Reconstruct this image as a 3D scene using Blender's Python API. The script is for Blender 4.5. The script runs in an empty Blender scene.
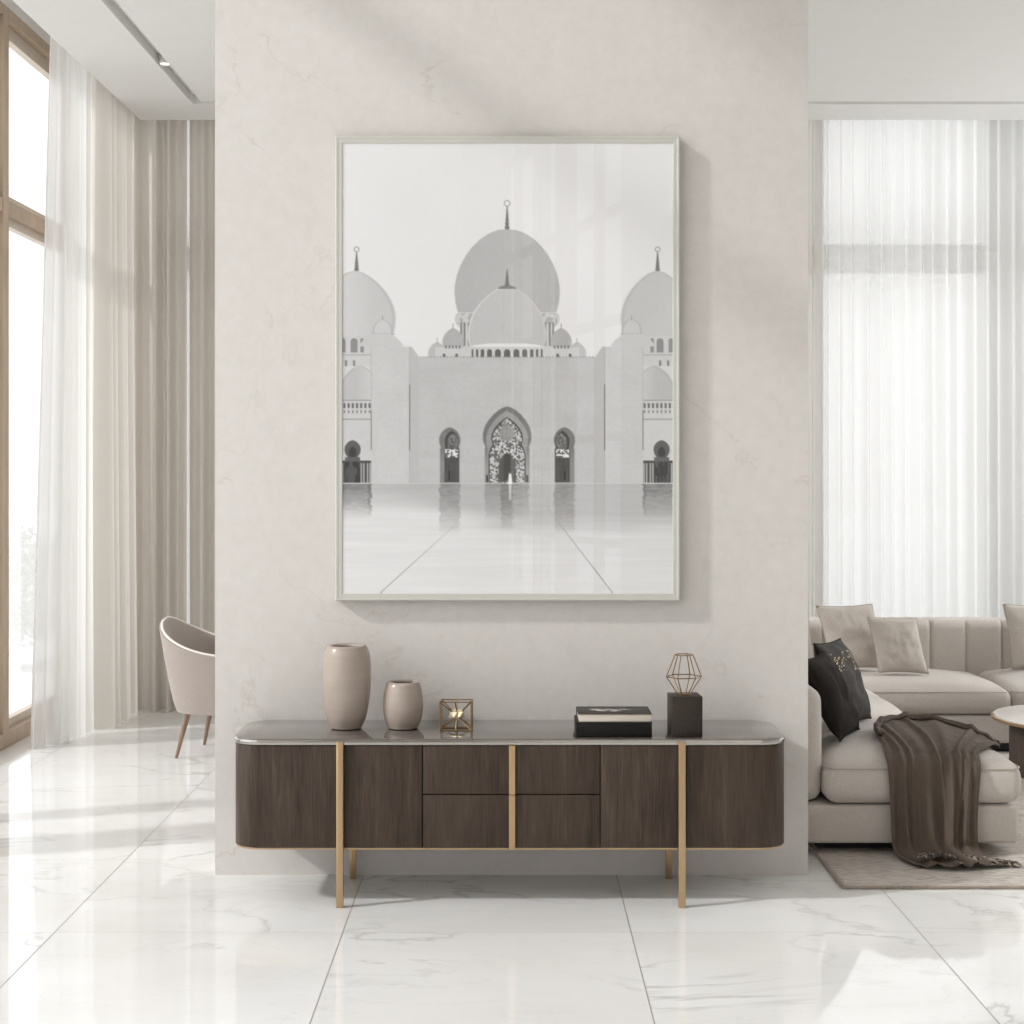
import bpy, bmesh, math, random
import numpy as np
from mathutils import Vector, Matrix, noise as mnoise

random.seed(7)
SC = bpy.context.scene
COL = SC.collection
PI = math.pi
F, CX, CY, EYE = 1554.0, 511.0, 466.0, 1.65


def at(px, py, Y):
    return Vector(((px - CX) / F * Y, Y, EYE - (py - CY) / F * Y))


# ------------------------------------------------------------------ materials
def lin1(v):
    v /= 255.0
    return v / 12.92 if v <= 0.04045 else ((v + 0.055) / 1.055) ** 2.4


def lin(r, g=None, b=None):
    if g is None:
        g = b = r
    return (lin1(r), lin1(g), lin1(b), 1.0)


def new_mat(name):
    m = bpy.data.materials.new(name)
    m.use_nodes = True
    nt = m.node_tree
    nt.nodes.clear()
    out = nt.nodes.new('ShaderNodeOutputMaterial')
    return m, nt, out


def N(nt, typ, **kw):
    n = nt.nodes.new(typ)
    for k, v in kw.items():
        if k.startswith('i_'):
            key = k[2:]
            n.inputs[int(key) if key.isdigit() else key.replace('_', ' ')].default_value = v
        else:
            setattr(n, k, v)
    return n


def math_n(nt, op, a=None, b=None):
    n = nt.nodes.new('ShaderNodeMath')
    n.operation = op
    for i, v in enumerate((a, b)):
        if v is None:
            continue
        if isinstance(v, (int, float)):
            n.inputs[i].default_value = v
        else:
            nt.links.new(v, n.inputs[i])
    return n.outputs[0]


def mixc(nt, fac, a, b):
    n = nt.nodes.new('ShaderNodeMix')
    n.data_type = 'RGBA'
    for sock, v in ((n.inputs[0], fac), (n.inputs[6], a), (n.inputs[7], b)):
        if isinstance(v, (int, float, tuple)):
            sock.default_value = v
        else:
            nt.links.new(v, sock)
    return n.outputs[2]


def ramp(nt, fac, stops):
    n = nt.nodes.new('ShaderNodeValToRGB')
    e = n.color_ramp.elements
    e[0].position, e[0].color = stops[0]
    e[1].position, e[1].color = stops[-1]
    for p, c in stops[1:-1]:
        x = e.new(p)
        x.color = c
    nt.links.new(fac, n.inputs[0])
    return n.outputs[0]


def coords(nt, scale=(1, 1, 1), kind='Object'):
    tc = nt.nodes.new('ShaderNodeTexCoord')
    mp = nt.nodes.new('ShaderNodeMapping')
    mp.inputs['Scale'].default_value = scale
    nt.links.new(tc.outputs[kind], mp.inputs[0])
    return mp.outputs[0]


def simple(name, color, rough=0.5, metal=0.0, spec=0.5, var=0.06, vscale=(8, 8, 8), bump=0.0, bscale=(60, 60, 60), sheen=0.0, detail=4.0, coat=0.0):
    """principled material whose colour wanders a little with noise"""
    m, nt, out = new_mat(name)
    p = nt.nodes.new('ShaderNodeBsdfPrincipled')
    nz = N(nt, 'ShaderNodeTexNoise', i_Scale=1.0, i_Detail=detail)
    nt.links.new(coords(nt, vscale), nz.inputs['Vector'])
    lo = tuple(c * (1 - var) for c in color[:3]) + (1,)
    hi = tuple(min(1, c * (1 + var)) for c in color[:3]) + (1,)
    nt.links.new(ramp(nt, nz.outputs[0], [(0.3, lo), (0.7, hi)]), p.inputs['Base Color'])
    p.inputs['Roughness'].default_value = rough
    p.inputs['Metallic'].default_value = metal
    p.inputs['Specular IOR Level'].default_value = spec
    if coat:
        p.inputs['Coat Weight'].default_value = coat
        p.inputs['Coat Roughness'].default_value = 0.05
    if sheen:
        p.inputs['Sheen Weight'].default_value = sheen
        p.inputs['Sheen Roughness'].default_value = 0.5
    if bump:
        bz = N(nt, 'ShaderNodeTexNoise', i_Scale=1.0, i_Detail=3.0)
        nt.links.new(coords(nt, bscale), bz.inputs['Vector'])
        b = N(nt, 'ShaderNodeBump', i_Strength=bump, i_Distance=0.004)
        nt.links.new(bz.outputs[0], b.inputs['Height'])
        nt.links.new(b.outputs[0], p.inputs['Normal'])
    nt.links.new(p.outputs[0], out.inputs[0])
    return m


def weave(name, color, scale=420.0, var=0.10, bump=0.25, sheen=0.25):
    m, nt, out = new_mat(name)
    p = N(nt, 'ShaderNodeBsdfPrincipled', i_Roughness=0.9)
    p.inputs['Specular IOR Level'].default_value = 0.2
    p.inputs['Sheen Weight'].default_value = sheen
    n1 = N(nt, 'ShaderNodeTexNoise', i_Scale=1.0, i_Detail=2.0)
    nt.links.new(coords(nt, (scale, scale * .25, scale * .12)), n1.inputs['Vector'])
    n2 = N(nt, 'ShaderNodeTexNoise', i_Scale=1.0, i_Detail=2.0)
    nt.links.new(coords(nt, (scale * .12, scale * .25, scale)), n2.inputs['Vector'])
    n3 = N(nt, 'ShaderNodeTexNoise', i_Scale=4.0, i_Detail=3.0)
    nt.links.new(coords(nt), n3.inputs['Vector'])
    s = math_n(nt, 'ADD', n1.outputs[0], n2.outputs[0])
    s2 = math_n(nt, 'ADD', math_n(nt, 'MULTIPLY', s, 0.4), math_n(nt, 'MULTIPLY', n3.outputs[0], 0.2))
    lo = tuple(c * (1 - var) for c in color[:3]) + (1,)
    hi = tuple(min(1, c * (1 + var)) for c in color[:3]) + (1,)
    nt.links.new(ramp(nt, s2, [(0.35, lo), (0.65, hi)]), p.inputs['Base Color'])
    b = N(nt, 'ShaderNodeBump', i_Strength=bump, i_Distance=0.002)
    nt.links.new(s, b.inputs['Height'])
    nt.links.new(b.outputs[0], p.inputs['Normal'])
    nt.links.new(p.outputs[0], out.inputs[0])
    return m


def curtain_mat(name, color, clear, trans, streak=0.10):
    """thin cloth: part see-through, part translucent, part diffuse"""
    m, nt, out = new_mat(name)
    nz = N(nt, 'ShaderNodeTexNoise', i_Scale=1.0, i_Detail=2.0)
    nt.links.new(coords(nt, (14, 14, 0.4)), nz.inputs['Vector'])
    lo = tuple(c * (1 - streak) for c in color[:3]) + (1,)
    col = ramp(nt, nz.outputs[0], [(0.3, lo), (0.7, color)])
    di = nt.nodes.new('ShaderNodeBsdfDiffuse')
    tr = nt.nodes.new('ShaderNodeBsdfTranslucent')
    nt.links.new(col, di.inputs[0])
    nt.links.new(col, tr.inputs[0])
    mx = N(nt, 'ShaderNodeMixShader', i_0=trans)
    nt.links.new(di.outputs[0], mx.inputs[1])
    nt.links.new(tr.outputs[0], mx.inputs[2])
    res = mx.outputs[0]
    if clear > 0:
        tp = nt.nodes.new('ShaderNodeBsdfTransparent')
        m2 = N(nt, 'ShaderNodeMixShader', i_0=1 - clear)
        nt.links.new(tp.outputs[0], m2.inputs[1])
        nt.links.new(res, m2.inputs[2])
        res = m2.outputs[0]
    nt.links.new(res, out.inputs[0])
    return m


def glass_mat(name, ior=1.5, gain=1.0, rough=0.0):
    m, nt, out = new_mat(name)
    fr = nt.nodes.new('ShaderNodeFresnel')          # same reflectance from both faces of the thin sheet
    ge = nt.nodes.new('ShaderNodeNewGeometry')
    nt.links.new(math_n(nt, 'ADD', math_n(nt, 'MULTIPLY', ge.outputs['Backfacing'], 1 / ior - ior), ior), fr.inputs[0])
    f = math_n(nt, 'MULTIPLY', fr.outputs[0], gain)
    tp = nt.nodes.new('ShaderNodeBsdfTransparent')
    gl = N(nt, 'ShaderNodeBsdfGlossy', i_Roughness=rough)
    mx = nt.nodes.new('ShaderNodeMixShader')
    nt.links.new(f, mx.inputs[0])
    nt.links.new(tp.outputs[0], mx.inputs[1])
    nt.links.new(gl.outputs[0], mx.inputs[2])
    nt.links.new(mx.outputs[0], out.inputs[0])
    return m


def marble_floor():
    m, nt, out = new_mat('polished_marble_tile')
    L = nt.links
    p = N(nt, 'ShaderNodeBsdfPrincipled', i_Roughness=0.045)
    p.inputs['Specular IOR Level'].default_value = 0.62
    tc = nt.nodes.new('ShaderNodeTexCoord')
    sp = nt.nodes.new('ShaderNodeSeparateXYZ')
    L.new(tc.outputs['Object'], sp.inputs[0])
    T = 1.02

    def cell(o, off):
        t = math_n(nt, 'DIVIDE', math_n(nt, 'SUBTRACT', o, off), T)
        fl = math_n(nt, 'FLOOR', t)
        fr = math_n(nt, 'SUBTRACT', t, fl)
        d = math_n(nt, 'MULTIPLY', math_n(nt, 'MINIMUM', fr, math_n(nt, 'SUBTRACT', 1.0, fr)), T)
        return fl, d
    fx, dx = cell(sp.outputs[0], 0.425)
    fy, dy = cell(sp.outputs[1], 5.50)
    joint = math_n(nt, 'LESS_THAN', dx, 0.0022)
    jointy = math_n(nt, 'MULTIPLY', math_n(nt, 'LESS_THAN', dy, 0.002), 0.35)
    jall = math_n(nt, 'MAXIMUM', joint, jointy)
    cb = nt.nodes.new('ShaderNodeCombineXYZ')
    L.new(math_n(nt, 'MULTIPLY', fx, 7.3), cb.inputs[0])
    L.new(math_n(nt, 'MULTIPLY', fy, 3.7), cb.inputs[1])
    L.new(math_n(nt, 'ADD', math_n(nt, 'MULTIPLY', fx, 1.9), math_n(nt, 'MULTIPLY', fy, 4.1)), cb.inputs[2])
    va = N(nt, 'ShaderNodeVectorMath', operation='ADD')
    L.new(tc.outputs['Object'], va.inputs[0])
    L.new(cb.outputs[0], va.inputs[1])
    # rotate so the veins lean across the tile
    mp = nt.nodes.new('ShaderNodeMapping')
    mp.inputs['Rotation'].default_value = (0, 0, 0.5)
    mp.inputs['Scale'].default_value = (0.75, 1.7, 1)
    L.new(va.outputs[0], mp.inputs[0])

    def vein(scale, width, detail, dist):
        n = N(nt, 'ShaderNodeTexNoise', i_Scale=scale, i_Detail=detail, i_Roughness=0.55, i_Distortion=dist)
        L.new(mp.outputs[0], n.inputs['Vector'])
        a = math_n(nt, 'ABSOLUTE', math_n(nt, 'SUBTRACT', n.outputs[0], 0.5))
        return ramp(nt, a, [(0.0, (1, 1, 1, 1)), (width * .35, (.45, .45, .45, 1)), (width, (0, 0, 0, 1))])
    v1 = vein(0.9, 0.016, 6.0, 0.6)
    v2 = vein(1.7, 0.010, 5.0, 0.9)
    cl = N(nt, 'ShaderNodeTexNoise', i_Scale=1.3, i_Detail=4.0)
    L.new(mp.outputs[0], cl.inputs['Vector'])
    mask = ramp(nt, cl.outputs[0], [(0.42, (0, 0, 0, 1)), (0.62, (1, 1, 1, 1))])
    base = ramp(nt, cl.outputs[0], [(0.3, lin(229, 228, 226)), (0.65, lin(238, 238, 237))])
    c1 = mixc(nt, math_n(nt, 'MULTIPLY', math_n(nt, 'MULTIPLY', v1, mask), 0.42), base, lin(150, 145, 141))
    c2 = mixc(nt, math_n(nt, 'MULTIPLY', v2, 0.12), c1, lin(172, 169, 166))
    c3 = mixc(nt, math_n(nt, 'MULTIPLY', jall, 0.85), c2, lin(128, 123, 118))
    L.new(c3, p.inputs['Base Color'])
    L.new(math_n(nt, 'ADD', math_n(nt, 'MULTIPLY', jall, 0.5), 0.045), p.inputs['Roughness'])
    L.new(p.outputs[0], out.inputs[0])
    return m


def plaster():
    m, nt, out = new_mat('limewash_plaster')
    L = nt.links
    p = N(nt, 'ShaderNodeBsdfPrincipled', i_Roughness=0.62)
    p.inputs['Specular IOR Level'].default_value = 0.3
    co = coords(nt)
    n1 = N(nt, 'ShaderNodeTexNoise', i_Scale=1.6, i_Detail=8.0, i_Roughness=0.62)
    L.new(co, n1.inputs['Vector'])
    n2 = N(nt, 'ShaderNodeTexNoise', i_Scale=18.0, i_Detail=7.0, i_Roughness=0.72)
    L.new(co, n2.inputs['Vector'])
    s = math_n(nt, 'ADD', math_n(nt, 'MULTIPLY', n1.outputs[0], 0.38), math_n(nt, 'MULTIPLY', n2.outputs[0], 0.62))
    base = ramp(nt, s, [(0.34, lin(204, 200, 196)), (0.5, lin(209, 205, 201)), (0.66, lin(213, 209, 206))])
    n3 = N(nt, 'ShaderNodeTexNoise', i_Scale=1.25, i_Detail=7.0, i_Roughness=0.55, i_Distortion=0.5)
    L.new(co, n3.inputs['Vector'])
    a = math_n(nt, 'ABSOLUTE', math_n(nt, 'SUBTRACT', n3.outputs[0], 0.5))
    vein = ramp(nt, a, [(0.0, (1, 1, 1, 1)), (0.006, (0, 0, 0, 1))])
    mask = ramp(nt, n1.outputs[0], [(0.48, (0, 0, 0, 1)), (0.62, (1, 1, 1, 1))])
    c = mixc(nt, math_n(nt, 'MULTIPLY', math_n(nt, 'MULTIPLY', vein, mask), 0.42), base, lin(180, 165, 152))
    L.new(c, p.inputs['Base Color'])
    b = N(nt, 'ShaderNodeBump', i_Strength=0.10, i_Distance=0.006)
    L.new(s, b.inputs['Height'])
    L.new(b.outputs[0], p.inputs['Normal'])
    L.new(p.outputs[0], out.inputs[0])
    return m


def wood_dark():
    m, nt, out = new_mat('dark_stained_oak')
    L = nt.links
    p = N(nt, 'ShaderNodeBsdfPrincipled', i_Roughness=0.48)
    p.inputs['Specular IOR Level'].default_value = 0.22
    n1 = N(nt, 'ShaderNodeTexNoise', i_Scale=1.0, i_Detail=6.0, i_Roughness=0.6, i_Distortion=0.3)
    L.new(coords(nt, (22, 22, 1.9)), n1.inputs['Vector'])
    n2 = N(nt, 'ShaderNodeTexNoise', i_Scale=1.0, i_Detail=3.0)
    L.new(coords(nt, (260, 260, 9)), n2.inputs['Vector'])
    s = math_n(nt, 'ADD', math_n(nt, 'MULTIPLY', n1.outputs[0], 0.5), math_n(nt, 'MULTIPLY', n2.outputs[0], 0.5))
    c = ramp(nt, s, [(0.32, lin(40, 32, 26)), (0.45, lin(63, 52, 44)), (0.56, lin(71, 60, 51)), (0.68, lin(88, 75, 65))])
    L.new(c, p.inputs['Base Color'])
    b = N(nt, 'ShaderNodeBump', i_Strength=0.12, i_Distance=0.002)
    L.new(s, b.inputs['Height'])
    L.new(b.outputs[0], p.inputs['Normal'])
    L.new(p.outputs[0], out.inputs[0])
    return m


M = {}
M['floor'] = marble_floor()
M['plaster'] = plaster()
M['wood'] = wood_dark()
M['ceiling'] = simple('matt_white_ceiling_paint', lin(222, 221, 219), 0.8, var=0.01, spec=0.2)
M['paint'] = simple('warm_white_wall_paint', lin(222, 219, 214), 0.8, var=0.015, spec=0.2)
M['oak'] = simple('oak_window_timber', lin(174, 153, 132), 0.5, var=0.10, vscale=(20, 20, 3))
M['sash'] = simple('taupe_window_sash', lin(196, 184, 170), 0.5, var=0.05)
M['whiteframe'] = simple('white_lacquered_frame', lin(205, 203, 198), 0.5, var=0.02)
M['glass'] = glass_mat('clear_window_glass', 1.45, 0.8)
M['picglass'] = glass_mat('picture_glass', 1.5, 1.6)
M['brass'] = simple('satin_brass', lin(186, 159, 125), 0.36, metal=0.85, var=0.05, vscale=(40, 40, 4))
M['brassdark'] = simple('aged_brass_wire', lin(140, 116, 82), 0.36, metal=0.85, var=0.12, vscale=(60, 60, 60))
M['gold'] = simple('pale_gold_leaf', lin(238, 222, 186), 0.3, metal=0.6, var=0.1, vscale=(60, 60, 60))
M['top'] = simple('smoked_mirror_top', lin(92, 86, 81), 0.05, spec=1.0, var=0.03, vscale=(3, 3, 3), coat=0.6)
M['edge'] = simple('polished_steel_edge', lin(176, 173, 168), 0.16, metal=0.95, var=0.03)
M['shadowgap'] = simple('black_shadow_gap', lin(24, 21, 19), 0.8, var=0.05)
M['clay'] = simple('taupe_glazed_ceramic', lin(163, 150, 140), 0.27, spec=0.5, var=0.035, vscale=(3, 3, 40), coat=0.25)
M['black'] = simple('black_book_cloth', lin(22, 20, 18), 0.5, spec=0.2, var=0.08, vscale=(60, 60, 60))
M['cover'] = simple('charcoal_dust_jacket', lin(52, 49, 45), 0.5, spec=0.3, var=0.06)
M['pages'] = simple('stacked_paper_edges', lin(196, 187, 175), 0.8, var=0.08, vscale=(4, 4, 500))
M['motif'] = simple('pale_grey_print_ink', lin(196, 192, 186), 0.5, var=0.18, vscale=(70, 70, 70))
M['stone'] = simple('dark_speckled_stone', lin(52, 45, 40), 0.5, spec=0.25, var=0.30, vscale=(150, 150, 150), detail=6)
M['frame'] = simple('champagne_metal_frame', lin(199, 198, 191), 0.45, metal=0.2, var=0.012, vscale=(2, 2, 3))
M['mount'] = simple('white_print_edge', lin(238, 238, 236), 0.7, var=0.01)
M['linen'] = weave('greige_linen_upholstery', lin(194, 187, 180))
M['linen_pillow'] = weave('greige_cushion_cloth', lin(192, 184, 176), 460, 0.12, 0.3)
M['piping'] = weave('greige_piping', lin(180, 170, 160))
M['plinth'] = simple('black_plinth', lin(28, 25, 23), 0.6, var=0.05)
M['darkpillow'] = weave('charcoal_velvet', lin(37, 31, 27), 300, 0.15, 0.2, 0.0)
M['throw'] = weave('mocha_throw_cloth', lin(94, 83, 74), 380, 0.12, 0.3, 0.05)
M['tassel'] = weave('dark_tassel_yarn', lin(58, 50, 45), 300, 0.3, 0.3)
M['tassel2'] = weave('beige_tassel_yarn', lin(150, 138, 126), 300, 0.3, 0.3)
M['chairfab'] = weave('rose_taupe_chair_cloth', lin(160, 150, 143), 380, 0.06, 0.2)
M['chairpipe'] = simple('ivory_chair_piping', lin(232, 226, 219), 0.7, var=0.02)
M['walnut'] = simple('walnut_chair_leg', lin(136, 112, 94), 0.45, var=0.12, vscale=(30, 30, 4))
M['tabletop'] = simple('white_marble_table_top', lin(226, 223, 219), 0.12, var=0.05, vscale=(3, 3, 3), detail=8)
M['drum'] = simple('dark_brown_drum', lin(70, 59, 52), 0.5, var=0.1, vscale=(60, 60, 3))
M['sheer'] = curtain_mat('white_sheer_voile', lin(232, 231, 229), 0.20, 0.58, 0.02)
M['sheerback'] = curtain_mat('ivory_sheer_voile', lin(226, 226, 225), 0.13, 0.58, 0.03)
M['drape'] = curtain_mat('oatmeal_linen_drape', lin(219, 215, 209), 0.0, 0.34, 0.02)
M['drapeback'] = curtain_mat('light_oatmeal_drape', lin(226, 221, 214), 0.0, 0.40, 0.02)
M['drapepale'] = curtain_mat('pale_half_sheer_drape', lin(226, 223, 219), 0.05, 0.58, 0.02)
M['terrace'] = simple('pale_terrace_paving', lin(240, 240, 239), 0.8, var=0.02)
M['leaf'] = None
M['spot'] = None


def emis(name, color, strength):
    m, nt, out = new_mat(name)
    e = N(nt, 'ShaderNodeEmission', i_Color=color, i_Strength=strength)
    nt.links.new(e.outputs[0], out.inputs[0])
    return m


def haze_glow_leaf():
    m, nt, out = new_mat('leaf_with_haze_glow')
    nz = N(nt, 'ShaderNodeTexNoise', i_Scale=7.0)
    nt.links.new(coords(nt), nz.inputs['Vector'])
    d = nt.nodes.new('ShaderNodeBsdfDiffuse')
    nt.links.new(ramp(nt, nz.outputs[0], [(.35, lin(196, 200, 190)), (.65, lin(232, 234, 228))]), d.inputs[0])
    e = N(nt, 'ShaderNodeEmission', i_Color=(1, 1, .99, 1), i_Strength=0.98)  # glow mixed into the leaf colour stands in for bright haze
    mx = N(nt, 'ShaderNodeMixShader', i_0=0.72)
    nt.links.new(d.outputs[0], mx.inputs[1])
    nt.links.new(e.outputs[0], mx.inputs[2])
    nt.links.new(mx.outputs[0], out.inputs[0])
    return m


M['leaf'] = haze_glow_leaf()
M['spot'] = emis('lit_lamp_lens', lin(255, 250, 240), 3.0)


def rug_mat():
    m, nt, out = new_mat('flecked_wool_rug')
    L = nt.links
    p = N(nt, 'ShaderNodeBsdfPrincipled', i_Roughness=0.95)
    p.inputs['Specular IOR Level'].default_value = 0.1
    n1 = N(nt, 'ShaderNodeTexNoise', i_Scale=1.0, i_Detail=4.0, i_Roughness=0.7)
    L.new(coords(nt, (20, 150, 20)), n1.inputs['Vector'])
    n2 = N(nt, 'ShaderNodeTexNoise', i_Scale=1.0, i_Detail=2.0)
    L.new(coords(nt, (6, 6, 6)), n2.inputs['Vector'])
    s = math_n(nt, 'ADD', math_n(nt, 'MULTIPLY', n1.outputs[0], 0.8), math_n(nt, 'MULTIPLY', n2.outputs[0], 0.2))
    L.new(ramp(nt, s, [(0.36, lin(136, 127, 119)), (0.46, lin(190, 182, 174)), (0.62, lin(214, 207, 200))]), p.inputs['Base Color'])
    b = N(nt, 'ShaderNodeBump', i_Strength=0.7, i_Distance=0.01)
    L.new(s, b.inputs['Height'])
    L.new(b.outputs[0], p.inputs['Normal'])
    L.new(p.outputs[0], out.inputs[0])
    return m


M['rug'] = rug_mat()


def gold_pillow():
    m, nt, out = new_mat('charcoal_velvet_with_gold_print')
    L = nt.links
    p = N(nt, 'ShaderNodeBsdfPrincipled', i_Roughness=0.75)
    co = coords(nt)
    v = N(nt, 'ShaderNodeTexVoronoi', i_Scale=75.0)
    L.new(co, v.inputs['Vector'])
    n = N(nt, 'ShaderNodeTexNoise', i_Scale=11.0, i_Detail=3.0)
    L.new(co, n.inputs['Vector'])
    sp = nt.nodes.new('ShaderNodeSeparateXYZ')
    L.new(co, sp.inputs[0])
    band = math_n(nt, 'LESS_THAN', math_n(nt, 'ABSOLUTE', math_n(nt, 'SUBTRACT', sp.outputs[2], 0.285)), 0.050)
    dots = math_n(nt, 'LESS_THAN', v.outputs['Distance'], 0.34)
    part = math_n(nt, 'GREATER_THAN', n.outputs[0], 0.5)
    f = math_n(nt, 'MULTIPLY', math_n(nt, 'MULTIPLY', band, dots), part)
    fine = N(nt, 'ShaderNodeTexNoise', i_Scale=160.0, i_Detail=2.0)
    L.new(co, fine.inputs['Vector'])
    base = ramp(nt, fine.outputs[0], [(0.38, lin(24, 20, 17)), (0.68, lin(58, 49, 42))])
    L.new(mixc(nt, f, base, lin(208, 186, 140)), p.inputs['Base Color'])
    L.new(p.outputs[0], out.inputs[0])
    return m


M['goldpillow'] = gold_pillow()


def attr_mat(name, attr):
    m, nt, out = new_mat(name)
    p = N(nt, 'ShaderNodeBsdfPrincipled', i_Roughness=0.6)
    p.inputs['Specular IOR Level'].default_value = 0.2
    a = nt.nodes.new('ShaderNodeVertexColor')
    a.layer_name = attr
    nt.links.new(a.outputs[0], p.inputs['Base Color'])
    nt.links.new(p.outputs[0], out.inputs[0])
    return m


# ------------------------------------------------------------------ object helpers
def wloc(o):
    v = Vector((0, 0, 0))
    while o is not None:
        v += o.location
        o = o.parent
    return v


def obj(name, bm, mat, parent=None, smooth=True, world=True, angle=0.6):
    """one mesh object; vertices given in world space unless world=False"""
    me = bpy.data.meshes.new(name)
    if isinstance(bm, bmesh.types.BMesh):
        bm.normal_update()
        bm.to_mesh(me)
        bm.free()
    else:
        me.from_pydata(bm[0], [], bm[1])
    if mat is not None:
        me.materials.append(mat)
    if smooth:
        me.shade_smooth()
        if angle:
            me.set_sharp_from_angle(angle=angle)
    o = bpy.data.objects.new(name, me)
    COL.objects.link(o)
    if parent is not None:
        o.parent = parent
        if world:
            me.transform(Matrix.Translation(-wloc(parent)))
    return o


def rebase(o, loc):
    """move an object's origin to loc without moving its surface"""
    loc = Vector(loc)
    o.data.transform(Matrix.Translation(-loc))
    o.location = loc
    return o


def thing(name, label, cat, loc=(0, 0, 0), rz=0.0, group=None):
    o = bpy.data.objects.new(name, None)
    o.empty_display_size = 0.05
    COL.objects.link(o)
    o.location = loc
    o.rotation_euler = (0, 0, rz)
    return tag(o, label, cat, group)


def tag(o, label, cat, group=None, kind=None):
    o['label'] = label
    o['category'] = cat
    if group:
        o['group'] = group
    if kind:
        o['kind'] = kind
    return o


def struct(name, bm, mat, parent=None, label=None, smooth=False):
    o = obj(name, bm, mat, parent, smooth=smooth)
    if parent is None:
        o['kind'] = 'structure'
        if label:
            o['label'] = label
    return o


def add_box(bm, x0, x1, y0, y1, z0, z1):
    v = [bm.verts.new((x, y, z)) for x in (x0, x1) for y in (y0, y1) for z in (z0, z1)]
    for f in ((0, 1, 3, 2), (4, 6, 7, 5), (0, 4, 5, 1), (2, 3, 7, 6), (0, 2, 6, 4), (1, 5, 7, 3)):
        bm.faces.new([v[i] for i in f])
    return v


def boxes(*bs):
    bm = bmesh.new()
    for b in bs:
        add_box(bm, *b)
    bmesh.ops.recalc_face_normals(bm, faces=bm.faces)
    return bm


def sheet(*pts):
    bm = bmesh.new()
    bm.faces.new([bm.verts.new(p) for p in pts])
    return bm


def merge(dst, src):
    me = bpy.data.meshes.new('tmp')
    src.to_mesh(me)
    src.free()
    dst.from_mesh(me)
    bpy.data.meshes.remove(me)


def rbox(x0, x1, y0, y1, z0, z1, r=0.002, seg=2):
    bm = boxes((x0, x1, y0, y1, z0, z1))
    bmesh.ops.bevel(bm, geom=list(bm.edges), offset=r, segments=seg, profile=0.5, affect='EDGES')
    return bm


def prism(outline, z0, z1, bevel=0.0, seg=2):
    bm = bmesh.new()
    a = [bm.verts.new((x, y, z0)) for x, y in outline]
    b = [bm.verts.new((x, y, z1)) for x, y in outline]
    n = len(a)
    top = bm.faces.new(b)
    bot = bm.faces.new(a[::-1])
    for i in range(n):
        bm.faces.new((a[i], a[(i + 1) % n], b[(i + 1) % n], b[i]))
    bmesh.ops.recalc_face_normals(bm, faces=bm.faces)
    if bevel:
        bmesh.ops.bevel(bm, geom=list(top.edges) + list(bot.edges), offset=bevel, segments=seg, profile=0.5, affect='EDGES')
    return bm


def rrect(x0, x1, y0, y1, r, n=14):
    pts = []
    for cx, cy, a0 in ((x1 - r, y1 - r, 0), (x0 + r, y1 - r, 90), (x0 + r, y0 + r, 180), (x1 - r, y0 + r, 270)):
        for i in range(n + 1):
            a = math.radians(a0 + 90 * i / n)
            pts.append((cx + r * math.cos(a), cy + r * math.sin(a)))
    return pts


def lathe(profile, cx, cy, z0, n=64):
    bm = bmesh.new()
    rings = []
    for r, z in profile:
        if r < 1e-6:
            rings.append([bm.verts.new((cx, cy, z0 + z))])
        else:
            rings.append([bm.verts.new((cx + r * math.cos(2 * PI * i / n), cy + r * math.sin(2 * PI * i / n), z0 + z)) for i in range(n)])
    for a, b in zip(rings, rings[1:]):
        for i in range(n):
            j = (i + 1) % n
            if len(a) == 1 and len(b) == 1:
                continue
            if len(a) == 1:
                bm.faces.new((a[0], b[j], b[i]))
            elif len(b) == 1:
                bm.faces.new((a[i], a[j], b[0]))
            else:
                bm.faces.new((a[i], a[j], b[j], b[i]))
    bmesh.ops.recalc_face_normals(bm, faces=bm.faces)
    return bm


def smooth_profile(pts, sub=6):
    """Catmull-Rom through (r, z) points"""
    out = []
    P = [pts[0]] + list(pts) + [pts[-1]]
    for i in range(1, len(P) - 2):
        p0, p1, p2, p3 = P[i - 1], P[i], P[i + 1], P[i + 2]
        for k in range(sub):
            t = k / sub
            out.append(tuple(0.5 * (2 * p1[d] + (p2[d] - p0[d]) * t + (2 * p0[d] - 5 * p1[d] + 4 * p2[d] - p3[d]) * t * t + (3 * p1[d] - p0[d] - 3 * p2[d] + p3[d]) * t ** 3) for d in range(len(p1))))
    out.append(tuple(pts[-1]))
    return out


def add_tube(bm, pts, r, n=8, closed=False, taper=None):
    pts = [Vector(p) for p in pts]
    m = len(pts)
    rings = []
    up = None
    for i, p in enumerate(pts):
        if closed:
            t = (pts[(i + 1) % m] - pts[i - 1]).normalized()
        else:
            t = (pts[min(i + 1, m - 1)] - pts[max(i - 1, 0)]).normalized()
        if up is None:
            ref = Vector((0, 0, 1)) if abs(t.z) < 0.9 else Vector((1, 0, 0))
            up = (ref - t * ref.dot(t)).normalized()
        else:
            up = (up - t * up.dot(t)).normalized()
        sd = t.cross(up)
        rr = r if taper is None else r * taper(i / (m - 1))
        rings.append([bm.verts.new(p + (up * math.cos(2 * PI * k / n) + sd * math.sin(2 * PI * k / n)) * rr) for k in range(n)])
    cnt = m if closed else m - 1
    for i in range(cnt):
        a, b = rings[i], rings[(i + 1) % m]
        for k in range(n):
            j = (k + 1) % n
            bm.faces.new((a[k], a[j], b[j], b[k]))
    if not closed:
        bm.faces.new(rings[0][::-1])
        bm.faces.new(rings[-1])


def tube(pts, r, n=8, closed=False, taper=None):
    bm = bmesh.new()
    add_tube(bm, pts, r, n, closed, taper)
    bmesh.ops.recalc_face_normals(bm, faces=bm.faces)
    return bm


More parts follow.
